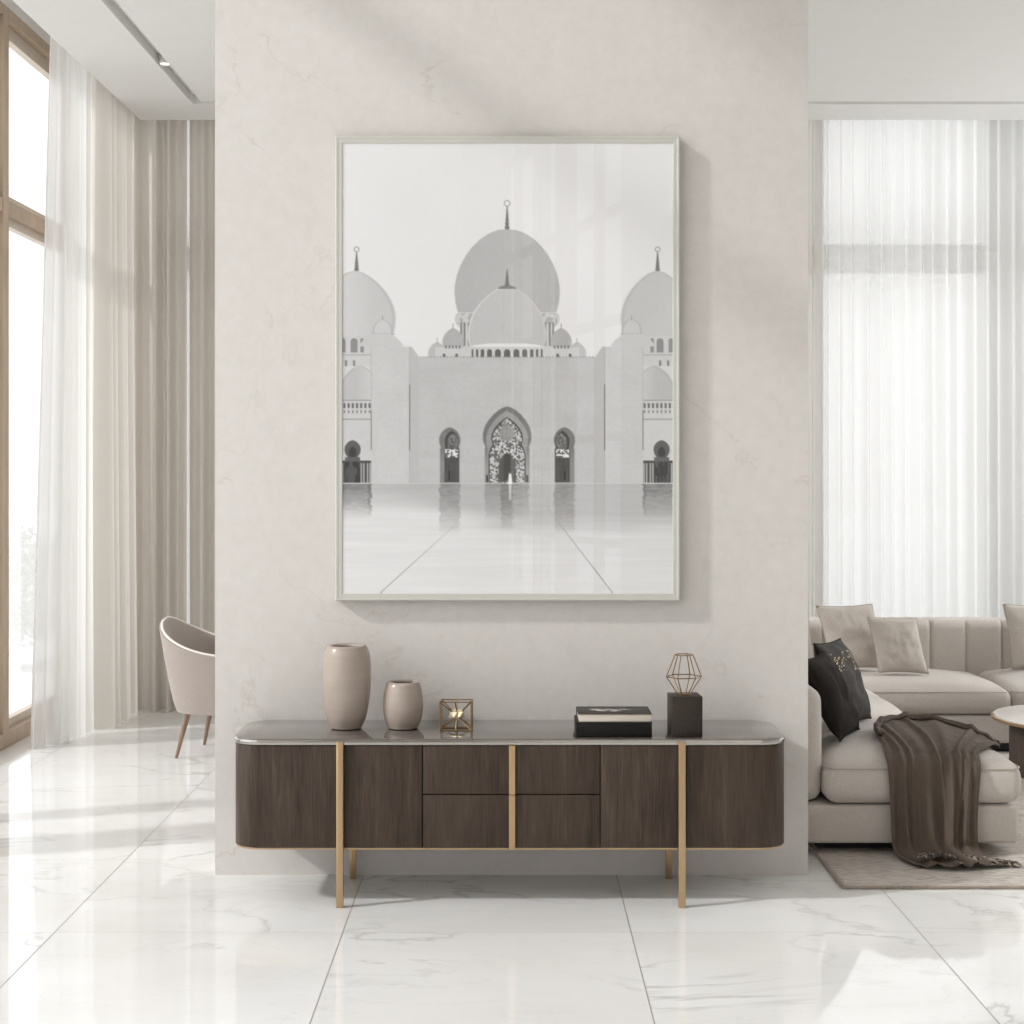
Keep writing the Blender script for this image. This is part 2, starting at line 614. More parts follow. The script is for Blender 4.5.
def spread(lo, hi, r, n):
    """coordinates with extra samples in the rounded ends"""
    k = 5
    a = [lo + r * (i / k) ** 1.0 for i in range(k)]
    b = [lo + r + (hi - lo - 2 * r) * i / n for i in range(n + 1)]
    c = [hi - r * (i / k) for i in range(k)][::-1]
    return a + b + c


def soft_box(x0, x1, y0, y1, z0, z1, r, crown=0.0, n=(12, 12, 4), lump=0.0, seed=0.0, belly=0.0):
    """upholstered block: rounded box with a domed top and a slightly full front"""
    X, Y, Z = spread(x0, x1, r, n[0]), spread(y0, y1, r, n[1]), spread(z0, z1, r, n[2])
    lo = Vector((x0 + r, y0 + r, z0 + r))
    hi = Vector((x1 - r, y1 - r, z1 - r))
    bm = bmesh.new()
    cache = {}

    def vert(i, j, k):
        key = (i, j, k)
        if key not in cache:
            p = Vector((X[i], Y[j], Z[k]))
            q = Vector((min(max(p[d], lo[d]), hi[d]) for d in range(3)))
            d = p - q
            if d.length > 1e-9:
                p = q + d.normalized() * r
            u = 2 * (p.x - x0) / (x1 - x0) - 1
            v = 2 * (p.y - y0) / (y1 - y0) - 1
            w = (p.z - z0) / (z1 - z0)
            if crown:
                p.z += crown * (1 - u ** 4) * (1 - v ** 4) * max(0, w) ** 2
            if belly:
                ww = 1 - (2 * w - 1) ** 2
                p.x += belly * u * abs(u) * ww
                p.y += belly * v * abs(v) * ww
            if lump:
                p += Vector((0, 0, lump * w * mnoise.noise(p * 3.2 + Vector((seed, seed, seed)))))
            cache[key] = bm.verts.new(p)
        return cache[key]
    I, J, K = len(X) - 1, len(Y) - 1, len(Z) - 1
    for i in range(I):
        for j in range(J):
            bm.faces.new((vert(i, j, 0), vert(i, j + 1, 0), vert(i + 1, j + 1, 0), vert(i + 1, j, 0)))
            bm.faces.new((vert(i, j, K), vert(i + 1, j, K), vert(i + 1, j + 1, K), vert(i, j + 1, K)))
    for i in range(I):
        for k in range(K):
            bm.faces.new((vert(i, 0, k), vert(i + 1, 0, k), vert(i + 1, 0, k + 1), vert(i, 0, k + 1)))
            bm.faces.new((vert(i, J, k), vert(i, J, k + 1), vert(i + 1, J, k + 1), vert(i + 1, J, k)))
    for j in range(J):
        for k in range(K):
            bm.faces.new((vert(0, j, k), vert(0, j, k + 1), vert(0, j + 1, k + 1), vert(0, j + 1, k)))
            bm.faces.new((vert(I, j, k), vert(I, j + 1, k), vert(I, j + 1, k + 1), vert(I, j, k + 1)))
    bmesh.ops.recalc_face_normals(bm, faces=bm.faces)
    return bm


# ------------------------------------------------------------------ camera and world
cam_d = bpy.data.cameras.new('camera')
cam_d.sensor_width = 36.0
cam_d.lens = 36.0 * F / 1024.0
cam_d.shift_x = (512 - CX) / 1024.0
cam_d.shift_y = -(512 - CY) / 1024.0
cam_d.clip_end = 200
cam = bpy.data.objects.new('camera', cam_d)
COL.objects.link(cam)
cam.location = (0, 0, EYE)
cam.rotation_euler = (PI / 2, 0, 0)
SC.camera = cam

w = bpy.data.worlds.new('hazy_sky')
SC.world = w
w.use_nodes = True
nt = w.node_tree
nt.nodes.clear()
wo = nt.nodes.new('ShaderNodeOutputWorld')
bg = nt.nodes.new('ShaderNodeBackground')
tc = nt.nodes.new('ShaderNodeTexCoord')
sx = nt.nodes.new('ShaderNodeSeparateXYZ')
nt.links.new(tc.outputs['Generated'], sx.inputs[0])
nt.links.new(ramp(nt, math_n(nt, 'ADD', math_n(nt, 'MULTIPLY', sx.outputs[2], 0.5), 0.5),
                  [(0.0, (0.80, 0.80, 0.79, 1)), (0.47, (0.93, 0.93, 0.925, 1)), (0.55, (1.0, 1.0, 1.0, 1)), (1.0, (0.95, 0.975, 1.0, 1))]), bg.inputs[0])
bg.inputs[1].default_value = 1.35
nt.links.new(bg.outputs[0], wo.inputs[0])

SC.view_settings.view_transform = 'Standard'
SC.view_settings.look = 'None'
SC.view_settings.exposure = 0.09
try:
    SC.cycles.use_denoising = True
    SC.cycles.max_bounces = 10
    SC.cycles.diffuse_bounces = 5
    SC.cycles.glossy_bounces = 4
    SC.cycles.transparent_max_bounces = 16
    SC.cycles.caustics_reflective = False
    SC.cycles.caustics_refractive = False
    SC.cycles.sample_clamp_indirect = 4.0
except Exception:
    pass


def area(name, loc, direction, sx_, sy_, power, color=(1, 1, 1)):
    d = bpy.data.lights.new(name, 'AREA')
    d.shape = 'RECTANGLE'
    d.size, d.size_y = sx_, sy_
    d.energy = power
    d.color = color
    o = bpy.data.objects.new(name, d)
    COL.objects.link(o)
    o.location = loc
    o.rotation_euler = Vector(direction).to_track_quat('-Z', 'Y').to_euler()
    return o


sun_d = bpy.data.lights.new('sun', 'SUN')
sun_d.energy = 1.85
sun_d.angle = math.radians(3.5)
sun_d.color = (1.0, 0.992, 0.98)
sun = bpy.data.objects.new('sun', sun_d)
COL.objects.link(sun)
sun.location = (-8, 2, 8)
sun.rotation_euler = Vector((0.28, 0.10, -0.20)).to_track_quat('-Z', 'Y').to_euler()

area('window_light_left', (-3.6, 1.6, 3.1), (1, 0, -0.05), 8.0, 5.6, 78, (1.0, 0.995, 0.985))
area('window_light_rear', (2.7, -5.2, 3.4), (-0.96, 0.27, -0.05), 5.0, 5.6, 165, (1.0, 0.995, 0.985))
area('window_light_back', (3.3, 11.6, 2.3), (0, -1, 0), 3.2, 3.8, 26, (1, 1, 1))
area('window_light_side', (-3.7, 8.6, 2.3), (1, 0, -0.02), 3.9, 4.0, 30, (1, 1, 1))
area('added_sofa_fill', (6.0, 9.0, 3.2), (-1, 0, -0.25), 2.8, 2.0, 130, (1, 1, 0.995))  # added fill to brighten the sofa seats, no such source known

# ------------------------------------------------------------------ the room
CEIL, HIGH = 3.95, 6.5
XL, XR, YB = -2.95, 5.4, 10.75
struct('floor', boxes((XL - 0.15, XR + 0.1, -9.8, YB + 0.2, -0.08, 0.0)), M['floor'])

# dropped ceiling of the far half with its recessed L-shaped light slot
gx0, gx1, gy0, gy1 = -2.024, -1.957, 9.805, 9.885
ex, ey = -2.463, 10.33
struct('ceiling', boxes(
    (gx1, XR, 6.45, gy0, CEIL, 4.45),
    (ex, gx0, 6.45, gy1, CEIL, 4.45),
    (ex, XR, gy1, ey, CEIL, 4.45),
    (gx0, gx1, 6.45, gy1, 4.012, 4.45),
    (gx1, XR, gy0, gy1, 4.012, 4.45),
    (XL - 0.15, XR + 0.1, 6.45, YB + 0.2, 4.45, 4.6)), M['ceiling'])
struct('ceiling_high', boxes((XL - 0.15, XR + 0.1, -9.8, 6.6, HIGH, HIGH + 0.12)), M['ceiling'])
PX0, PX1 = (215 - CX) / F * 6.27, (808 - CX) / F * 6.27
struct('wall_center', boxes((PX0, PX1, 6.27, 6.52, 0.0, HIGH)), M['plaster'])
struct('wall_upper', boxes((XL - 0.15, PX0, 6.47, 6.6, 4.6, HIGH), (PX1, XR, 6.47, 6.6, 4.6, HIGH)), M['paint'])
struct('wall_right', boxes((XR, XR + 0.12, 1.0, 6.5, 0, HIGH), (XR, XR + 0.12, 6.5, YB + 0.2, 4.29, 4.46), (XR, XR + 0.12, 10.4, YB + 0.2, 0, 4.29)), M['paint'])
# slanted rear window wall (seen only mirrored in the picture glass)
U = Vector((0.2701, 0.9628, 0))
RN = Vector((0.9628, -0.2701, 0))          # outwards


def rear_pt(L):                            # point on the slanted wall for path length L
    return Vector((-0.14 + 0.2805 * (20 - L), 12.44 - L, 0))


def slant_box(bm, La, Lb, z0, z1, d0, d1):
    a, b = rear_pt(La), rear_pt(Lb)
    v = []
    for p in (a, b):
        for d in (d0, d1):
            for z in (z0, z1):
                q = p + RN * d
                v.append(bm.verts.new((q.x, q.y, z)))
    for f in ((0, 1, 3, 2), (4, 6, 7, 5), (0, 4, 5, 1), (2, 3, 7, 6), (0, 2, 6, 4), (1, 5, 7, 3)):
        bm.faces.new([v[i] for i in f])


bm = bmesh.new()
slant_box(bm, 22.0, 20.0, 0, HIGH, 0, 0.15)
slant_box(bm, 15.5, 11.45, 0, HIGH, 0, 0.15)
bmesh.ops.recalc_face_normals(bm, faces=bm.faces)
struct('wall_rear', bm, M['paint'])
pe = rear_pt(11.45)
struct('wall_side', boxes((pe.x, XR + 0.12, 0.88, 1.0, 0, HIGH)), M['paint'])
ps = rear_pt(22.0)
struct('wall_end', boxes((XL - 0.15, ps.x + 0.2, ps.y - 0.12, ps.y, 0, HIGH)), M['paint'])

bm = bmesh.new()
for Lc, hw in ((19.95, 0.05), (19.41, 0.025), (18.6, 0.03), (18.28, 0.03), (17.53, 0.24), (16.41, 0.035), (15.55, 0.06)):
    slant_box(bm, Lc + hw, Lc - hw, 0, HIGH, 0.02, 0.12)
for zc, hh in ((0.06, 0.06), (0.85, 0.035), (1.95, 0.04), (3.15, 0.05), (4.28, 0.05), (5.5, 0.05), (6.44, 0.06)):
    slant_box(bm, 20.0, 15.5, zc - hh, zc + hh, 0.03, 0.11)
bmesh.ops.recalc_face_normals(bm, faces=bm.faces)
wr = struct('window_5', bm, M['sash'])
pa, pb = rear_pt(20.0) + RN * .06, rear_pt(15.5) + RN * .06
obj('pane', sheet((pa.x, pa.y, .05), (pb.x, pb.y, .05), (pb.x, pb.y, HIGH - .05), (pa.x, pa.y, HIGH - .05)), M['glass'], wr, smooth=False)


# windows in planes of constant X or Y
def window(name, plane, c, a0, a1, z0, z1, mull, trans, mat, sashmat, out, fw=0.10, depth=0.12, tw=0.08):
    """plane 'x': the window lies at X=c from Y=a0..a1; 'y': at Y=c from X=a0..a1. out: +1/-1 outward along the axis"""
    def B(b0, b1, zz0, zz1, d0, d1):
        e0, e1 = sorted((c + out * d0, c + out * d1))
        return (e0, e1, b0, b1, zz0, zz1) if plane == 'x' else (b0, b1, e0, e1, zz0, zz1)
    bs = [B(a0, a0 + fw, z0, z1, 0, depth), B(a1 - fw, a1, z0, z1, 0, depth),
          B(a0 + fw, a1 - fw, z0, z0 + 0.09, 0, depth), B(a0 + fw, a1 - fw, z1 - 0.065, z1, 0, depth)]
    for m_, hw in mull:
        bs.append(B(m_ - hw, m_ + hw, z0 + 0.09, z1 - 0.065, 0, depth))
    edges = [a0 + fw] + sum(([m_ - hw, m_ + hw] for m_, hw in mull), []) + [a1 - fw]
    for t in trans:
        for e0, e1 in zip(edges[0::2], edges[1::2]):
            bs.append(B(e0, e1, t - tw / 2, t + tw / 2, 0.004, depth - 0.004))
    root = struct(name, boxes(*bs), mat)
    sb = []
    zs = [z0 + 0.09] + sum(([t - tw / 2, t + tw / 2] for t in trans), []) + [z1 - 0.065]
    s = 0.05
    for e0, e1 in zip(edges[0::2], edges[1::2]):
        for q0, q1 in zip(zs[0::2], zs[1::2]):
            hs = 0.08 if q1 > z1 - 0.1 else s
            sb += [B(e0, e0 + s, q0, q1, 0.05, 0.10), B(e1 - s, e1, q0, q1, 0.05, 0.10),
                   B(e0 + s, e1 - s, q0, q0 + s, 0.05, 0.10), B(e0 + s, e1 - s, q1 - hs, q1, 0.05, 0.10)]
    obj('sash', boxes(*sb), sashmat, root, smooth=False)
    q0, q1, pc = z0 + 0.09, z1 - 0.065, c + out * .077
    if plane == 'x':
        pb_ = sheet((pc, a0 + fw, q0), (pc, a1 - fw, q0), (pc, a1 - fw, q1), (pc, a0 + fw, q1))
    else:
        pb_ = sheet((a0 + fw, pc, q0), (a1 - fw, pc, q0), (a1 - fw, pc, q1), (a0 + fw, pc, q1))
    obj('pane', pb_, M['glass'], root, smooth=False)
    return root


window('window_1', 'x', XL, 6.45, 10.70, 0.0, 4.34, [(7.05, 0.05), (9.08, 0.05)], [3.17], M['oak'], M['sash'], -1)
window('window_4', 'x', XL, -2.2, 6.40, 0.0, 6.35, [(-0.2, 0.05), (2.85, 0.05)], [5.2], M['oak'], M['sash'], -1)
window('window_2', 'y', YB, 1.80, 5.2, 0.0, 4.29, [(3.43, 0.075)], [3.09], M['whiteframe'], M['whiteframe'], 1, fw=0.14, tw=0.10)
window('window_3', 'y', YB, -2.80, -0.9, 0.0, 4.29, [], [3.09], M['whiteframe'], M['whiteframe'], 1)
window('added_window_right', 'x', XR, 6.5, 10.4, 0.0, 4.29, [(8.45, 0.05)], [3.09], M['whiteframe'], M['whiteframe'], 1)  # unseen window made up to give the sofa fill light an opening
struct('wall_left', boxes((XL - 0.14, XL, -9.8, -2.2, 0, HIGH), (XL - 0.14, XL, -2.2, 6.6, 6.35, HIGH),
                          (XL - 0.14, XL, 6.40, 6.45, 0, HIGH), (XL - 0.14, XL, 6.45, YB + 0.2, 4.34, 4.46),
                          (XL - 0.14, XL, 10.70, YB + 0.2, 0, 4.46)), M['paint'])
struct('wall_back', boxes((XL - 0.14, -2.80, YB, YB + 0.14, 0, 4.46), (-0.9, 1.80, YB, YB + 0.14, 0, 4.46), (5.2, XR + 0.1, YB, YB + 0.14, 0, 4.46),
                          (-2.80, -0.9, YB, YB + 0.14, 4.29, 4.46), (1.80, 5.2, YB, YB + 0.14, 4.29, 4.46)), M['paint'])
gr = struct('ground', boxes((-60, 40, -30, 60, -0.3, -0.12)), M['terrace'])

# ------------------------------------------------------------------ shrubs on the terrace, haze painted into their leaves
def shrub(x, y, h, rad, label, seed):
    rnd = random.Random(seed)
    root = thing('terrace_shrub', label, 'shrub', (x, y, -0.12), 0, 'hazy shrubs outside the left window')
    st = bmesh.new()
    for k in range(6):
        a = rnd.uniform(0, 2 * PI)
        add_tube(st, [(x, y, -0.12), (x + .3 * rad * math.cos(a), y + .3 * rad * math.sin(a), h * .45), (x + .7 * rad * math.cos(a), y + .7 * rad * math.sin(a), h * rnd.uniform(.7, .95))], 0.016, 6, taper=lambda t: 1 - .7 * t)
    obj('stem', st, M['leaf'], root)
    bm = bmesh.new()
    for k in range(2600):
        a, e = rnd.uniform(0, 2 * PI), math.asin(rnd.uniform(-.75, 1))
        rr = rnd.uniform(0.55, 1.0) * (0.85 + 0.25 * math.sin(3 * a + seed) * math.cos(4 * e))
        p = Vector((x + rad * rr * math.cos(a) * math.cos(e), y + rad * rr * math.sin(a) * math.cos(e), h * .55 + h * .47 * rr * math.sin(e)))
        d = Vector((rnd.gauss(0, 1), rnd.gauss(0, 1), rnd.gauss(0, .6))).normalized()
        s = d.cross(Vector((rnd.gauss(0, 1), rnd.gauss(0, 1), rnd.gauss(0, 1)))).normalized()
        l, wd = rnd.uniform(.05, .09), rnd.uniform(.018, .03)
        v = [bm.verts.new(p), bm.verts.new(p + d * l * .5 + s * wd), bm.verts.new(p + d * l), bm.verts.new(p + d * l * .5 - s * wd)]
        bm.faces.new(v)
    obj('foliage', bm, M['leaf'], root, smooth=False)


shrub(-4.45, 13.6, 0.62, 0.62, 'low pale shrub with painted-in haze on the terrace just beyond the left window glass', 1)
shrub(-5.25, 16.2, 1.05, 0.75, 'taller pale shrub with painted-in haze farther back outside the left window', 2)
shrub(-5.9, 17.9, 0.55, 0.5, 'lowest pale shrub with painted-in haze, farthest back outside the left window', 3)

# ------------------------------------------------------------------ curtains
def curtain(name, path, z0, z1, nf, amp, mat, label, seed=0, flare=1.25, pinch=0.65, group=None, hem=0.001, per=12, rows=22, cat='curtain', top_path=None):
    rnd = random.Random(seed)
    path = [Vector((p[0], p[1], 0)) for p in path]
    tp = [Vector((p[0], p[1], 0)) for p in (top_path or path)]

    def along(pp, s):
        seg = [(b - a).length for a, b in zip(pp, pp[1:])]
        t = s * sum(seg)
        for (a, b), l in zip(zip(pp, pp[1:]), seg):
            if t <= l or (a, b) == (pp[-2], pp[-1]):
                d = (b - a) / l
                return a + d * min(t, l), Vector((-d.y, d.x, 0))
            t -= l
    n = nf * per
    ph = [rnd.uniform(-.5, .5) for _ in range(nf + 2)]
    am = [rnd.uniform(.55, 1.25) for _ in range(nf + 2)]
    bm = bmesh.new()
    grid = []
    for j in range(rows + 1):
        v = j / rows
        row = []
        for i in range(n + 1):
            s = i / n
            f = s * nf
            k = int(min(f, nf - 1e-6))
            t = f - k
            q = t * t * (3 - 2 * t)
            phase = ph[k] * (1 - q) + ph[k + 1] * q
            aa = am[k] * (1 - q) + am[k + 1] * q
            sw = 0.35 * math.sin(2.2 * v + 3 * s + seed)
            wv = math.sin(2 * PI * (f + .35 * phase + .12 * sw))
            wv = math.copysign(abs(wv) ** 0.8, wv) + .22 * math.sin(4 * PI * f + 5 * phase)
            A = amp * aa * (pinch + (flare - pinch) * (v ** 1.2))
            pb, nb = along(path, s)
            pt, n_t = along(tp, s)
            p = pt.lerp(pb, v) + nb * (wv * A)
            z = z1 + (z0 - z1) * v
            if j == rows:
                z += hem * (0.5 + .5 * math.sin(2 * PI * f + phase * 3))
            row.append(bm.verts.new((p.x, p.y, z)))
        grid.append(row)
    for a, b in zip(grid, grid[1:]):
        for i in range(n):
            bm.faces.new((a[i], a[i + 1], b[i + 1], b[i]))
    o = obj(name, bm, mat, None, smooth=True, angle=None)
    mid = path[0].lerp(path[-1], .5)
    rebase(o, (mid.x, mid.y, 0))
    return tag(o, label, cat, group)


curtain('sheer_curtain', [(-2.80, 9.05), (-2.68, 9.25), (-2.61, 9.60)], 0.0015, 4.40, 6, 0.030, M['sheer'],
        'white see-through sheer curtain beside the oak window at far left', 3, top_path=[(-2.70, 9.12), (-2.64, 9.3), (-2.61, 9.60)])
curtain('linen_drape', [(-2.58, 9.68), (-2.545, 10.36)], 0.0015, 4.40, 5, 0.066, M['drape'],
        'heavy oatmeal drape on the left wall between the sheer and the corner', 5, flare=1.15)
curtain('linen_drape', [(-2.60, 10.47), (-2.165, 10.45)], 0.0015, 4.40, 4, 0.070, M['drapeback'],
        'oatmeal drape on the back wall, in the corner behind the armchair', 8, flare=1.15)
curtain('linen_drape', [(-2.158, 10.45), (-1.30, 10.44)], 0.0015, 4.40, 8, 0.070, M['drapeback'],
        'oatmeal drape on the back wall, partly behind the plaster wall left edge', 11, flare=1.15)
curtain('sheer_curtain', [(-2.56, 10.655), (-1.2, 10.655)], 0.0015, 4.40, 14, 0.028, M['sheerback'],
        'white sheer showing only as a thin bright gap between the back drapes', 23, flare=1.05, pinch=0.8)
curtain('sheer_curtain', [(2.06, 10.52), (5.1, 10.52)], 0.0015, 4.40, 34, 0.030, M['sheerback'],
        'wide white sheer curtain glowing behind the sofa', 14, flare=1.05, pinch=0.8)
curtain('linen_drape', [(1.74, 10.42), (2.10, 10.42)], 0.0015, 4.40, 5, 0.040, M['drapepale'],
        'narrow stacked pale drape at the right edge of the plaster wall', 17, flare=1.0)

# ------------------------------------------------------------------ recessed spotlight
sx0, sy0 = -1.978, 8.89
sp = thing('ceiling_spotlight', 'small lit round spotlight in the ceiling slot', 'spotlight', (sx0, sy0, 3.94))
obj('housing', lathe([(0, .07), (.033, .07), (.033, .004), (.031, 0.0), (.027, 0.0), (.027, .006), (0, .006)], sx0, sy0, 3.949, 32), M['whiteframe'], sp)
obj('lens', lathe([(0, .003), (.027, .003), (.0265, .0055), (0, .0055)], sx0, sy0, 3.949, 32), M['spot'], sp)

# ------------------------------------------------------------------ framed picture
def draw_print(W, H):
    """grey values of the black-and-white picture, laid out on the print in photo units"""
    S = 2
    x = 342 + (np.arange(W * S) + .5) / (W * S) * 331.0
    y = 143 + (np.arange(H * S) + .5) / (H * S) * 451.0
    Xg, Yg = np.meshgrid(x, y)
    ax = np.abs(Xg - 507.0)
    rng = np.random.default_rng(5)

    def vnoise(sx_, sy_, seed):
        r = np.random.default_rng(seed)
        nx, ny = int(331 / sx_) + 3, int(451 / sy_) + 3
        g = r.random((ny, nx))
        u, v = (Xg - 342) / sx_, (Yg - 143) / sy_
        i, j = u.astype(int), v.astype(int)
        a, b = u - i, v - j
        a, b = a * a * (3 - 2 * a), b * b * (3 - 2 * b)
        return (g[j, i] * (1 - a) + g[j, i + 1] * a) * (1 - b) + (g[j + 1, i] * (1 - a) + g[j + 1, i + 1] * a) * b
    img = np.full(Xg.shape, 237.0)
    img -= 5 * np.clip((Yg - 143) / 340, 0, 1)
    img += (vnoise(60, 60, 1) - .5) * 3

    def put(mask, val):
        nonlocal img
        mask = np.clip(mask, 0, 1)
        img = img * (1 - mask) + val * mask

    def prof(cx, pts, soft=1.3, coord=None):
        c = ax if coord is None else coord
        ys = np.array([p[0] for p in pts], float)
        hs = np.array([p[1] for p in pts], float)
        hw = np.interp(y, ys, hs, left=-9, right=-9)[:, None]
        return (hw - np.abs(c - cx)) * soft + .5

    def rect(x0, x1, y0, y1, coord=None):
        c = ax if coord is None else coord
        return np.minimum(np.minimum(c - x0, x1 - c), np.minimum(Yg - y0, y1 - Yg)) * 1.6 + .5

    def dome(cx, top, hw, base, tuck=.93):
        """onion-ish dome profile"""
        h = base - top
        pts = []
        for i in range(33):
            t = i / 32
            yy = top + h * t
            r = math.sin(min(1, t / .72) * PI / 2) ** .62 if t < .72 else 1 - (1 - tuck) * ((t - .72) / .28) ** 1.5
            pts.append((yy, hw * r))
        return pts

    def arch(cx, hw, y0, y1, val, coord=None):
        c = ax if coord is None else coord
        r = np.where(Yg < y0 + hw, np.sqrt(np.maximum(0, hw * hw - (y0 + hw - Yg) ** 2)), hw)
        m = np.minimum(r - np.abs(c - cx), np.minimum(Yg - y0, y1 - Yg)) * 1.6 + .3
        put(m, val)

    def finial(cx, y0, y1, rr):
        d = np.abs(np.hypot(ax - cx, Yg - (y0 + rr)) - rr)
        put(.75 - d * .9, 120)
        t = np.clip((Yg - y0 - 2 * rr) / max(1, (y1 - y0 - 2 * rr)), 0, 1)
        hw = .5 + 1.5 * t + .7 * np.sin(t * 19) ** 2 * t
        put(np.minimum(hw - np.abs(ax - cx), np.minimum(Yg - y0 - 2 * rr, y1 - Yg)) * 1.3 + .4, 112)

    tex = (vnoise(2.2, 2.2, 2) - .5) * 7 + (vnoise(14, 14, 3) - .5) * 6
    light = np.clip((507 - Xg) / 330, -1, 1) * 5
    # outer great domes (mirrored pair)
    for cx_, hw_, b_ in ((354.8, 40.3, 12), (657.2, 36.0, 6)):
        dm = dome(cx_, 270.5, hw_, 338)
        put(prof(cx_, dm, coord=Xg), 198 + light + tex * .4 - b_ * np.clip(ax - 125, 0, 40) / 40 * -1)
        edge = prof(cx_, dm, 1.0, coord=Xg)
        put(np.clip(1 - np.abs(edge - 1.6) / 3.0, 0, 1) * .45, 172)
    finial(150.5, 247, 271, 2.3)
    put(rect(112, 170, 336, 400), 205 + tex * .6)
    for c_, hw_ in ((153, 3.6), (164, 2.6), (145, 1.9)):
        arch(c_, hw_, 338, 352.5, 138)
    put(rect(126, 170, 354, 355.6), 180)
    for c_ in (161, 153):
        arch(c_, 1.2, 360, 367, 125)
    put(rect(138, 170, 367, 368.4), 185)
    # far wing
    wd = dome(147, 365.5, 20.5, 402, .98)
    put(rect(136, 170, 366, 402), 214)
    put(prof(147, wd), 190 + light + tex * .5 + 14 * np.clip((150 - ax) / 14, 0, 1))
    put(np.clip(1 - np.abs(prof(147, wd, 1.0) - 1.2) / 1.8, 0, 1) * .5, 165)
    put(rect(136, 170, 400, 483), 207 + tex * .6)
    put(rect(136, 170, 399.6, 401), 160)
    for i in range(8):
        c_ = 137.5 + i * 4.2
        put(rect(c_ - 1.1, c_ + 1.1, 403, 408), 96)
        put(rect(c_ - .8, c_ + .8, 410, 413), 130)
    put(rect(136, 170, 418.6, 419.8), 150)
    put(prof(154.5, [(440, 0), (441, 3), (443, 5.6), (446, 7.6), (450, 8.2), (454, 7.2), (457, 5), (458, 5), (462, 6.5)]), 86)
    put(prof(154.5, [(446, 0), (449, 3), (453, 4), (457, 3)]), 52)
    put(rect(136, 166, 460.5, 482.5), 66)
    put(rect(147, 162, 457, 461.5), 92)
    put(rect(147, 162, 461.5, 482.5), 50 + 30 * (vnoise(1.6, 8, 4) > .55))
    for c_ in (137, 139.5, 143.2, 145.8, 164.5):
        put(rect(c_ - .7, c_ + .7, 463, 482.5), 176)
    # drum and small dome over the tower
    td = dome(124.5, 319, 9.6, 335, .97)
    put(prof(124.5, td), 205 + light + tex * .4)
    put(np.clip(1 - np.abs(prof(124.5, td, 1.0) - .9) / 1.3, 0, 1) * .6, 160)
    put(rect(124.2, 124.9, 315.5, 320), 140)
    put(rect(113, 135, 333.5, 334.6), 168)
    put(prof(126, [(334, 10), (336, 13), (340, 18), (346.5, 23)]), 203 + tex * .5)
    # central great dome
    bd = [(229, 0), (230, 9), (232, 15), (235, 21), (240, 28), (247, 35), (255, 41), (265, 46.5), (275, 50.2), (285, 52.3), (293, 52.6), (302, 51.8), (310, 49.8), (316, 47.6)]
    put(prof(0, bd), 187 + light * 1.3 - 7 * np.clip(ax / 52, 0, 1) + tex * .5)
    put(prof(0, [(312, 47), (314, 51.5), (319, 52.5), (324, 51), (327, 48), (328, 47), (357, 47)]), 205 + tex)
    put(prof(0, [(313, 45), (314, 50), (320, 51), (325, 49)]) * (vnoise(2, 2.5, 6) > .58), 172)
    for c_ in (38.2, 42.6, 46):
        arch(c_, 1.1, 322, 346, 128)
    finial(0, 200.5, 229.5, 2.8)
    # small cupolas
    put(prof(70, dome(70, 342, 9, 357.5, .95)), 188 + tex * .5)
    put(rect(69.7, 70.3, 338, 343), 150)
    put(rect(42, 72, 347, 357.5), 206 + tex * .5)
    put(prof(54, dome(54, 328, 10.6, 347, .95)), 178 + tex * .5)
    put(rect(53.7, 54.4, 323.5, 329), 140)
    for i in range(5):
        arch(47.5 + i * 3.4, .85, 345.2, 348.6, 100)
    for c_ in (50.5, 63):
        arch(c_, 1.6, 353.4, 357.4, 95)
    # front dome
    fd = [(286.5, 0), (287, 5), (289, 10), (293, 16), (298, 22), (304, 27.6), (311, 32.5), (318, 35.8), (326, 38.2), (334, 39), (341, 38.6), (346, 37.4)]
    fm = prof(0, fd)
    put(fm, 195 + light + tex * .5)
    rim = np.clip(1 - np.abs(prof(0, fd, 1.0) - .9) / 1.1, 0, 1) * (Yg > 288)
    put(rim * np.where(Xg < 507, .75, .3), 240)
    put(prof(0, [(285.4, 3), (286.4, 7), (288.6, 9.4), (289, 9)]), 122)
    finial(0, 269.5, 286, .01)
    put(prof(0, [(343.5, 20), (345, 32), (348, 37.5), (352, 40), (357.5, 41.5)]), 207 + tex * .4)
    put(prof(0, [(343.5, 20), (345, 32), (346.6, 36.6)]), 232)
    for c_, hw_ in ((0, 3.3), (9.2, 3.1), (17.6, 2.6), (24.6, 1.9), (30, 1.3), (34.6, 1.0)):
        arch(c_, hw_, 349, 357.5, 92)
    # long front wall and towers
    wall = 196 + tex * .75 + (vnoise(40, 6, 9) - .5) * 5 + light
    course = ((Yg - 357) % 6.2 < .7) * 2.2
    put(rect(-2, 99, 357, 483.4), wall - 3 - course)
    put((rect(-2, 97, 356.2, 357.6)) * (np.sin(Xg * 1.9) > .2), 150)
    put(prof(96, [(346.5, 0), (347, 1), (357, 8), (483.4, 8)]), 190 + tex * .5)
    put(rect(97.5, 136, 346.5, 483.4), 203 + tex * .8 - course + light)
    put(rect(97, 98, 386, 450), 96)
    put(rect(97, 98, 346.5, 483), 178 + 0 * ax)
    put(rect(97.1, 97.9, 384, 450), 100)
    put(rect(135.4, 136.4, 410, 450), 118)
    put(rect(135.4, 136.2, 346.5, 410), 182)
    # side keyhole arches
    sk = [(427, 0), (428.5, 4), (431, 7.2), (434, 9.3), (438, 10.6), (442, 10.6), (445, 9.8), (447.5, 9), (448.5, 9.9), (483, 9.9)]
    put(prof(57.3, sk), 116 + tex + 40 * np.clip((Yg - 448) / 30, 0, .5))
    si = [(430.5, 0), (433, 3.6), (437, 6.3), (441, 7), (445, 6.6), (448.5, 6.2), (449, 7.2), (482, 7.2)]
    mos = vnoise(1.5, 1.5, 12)
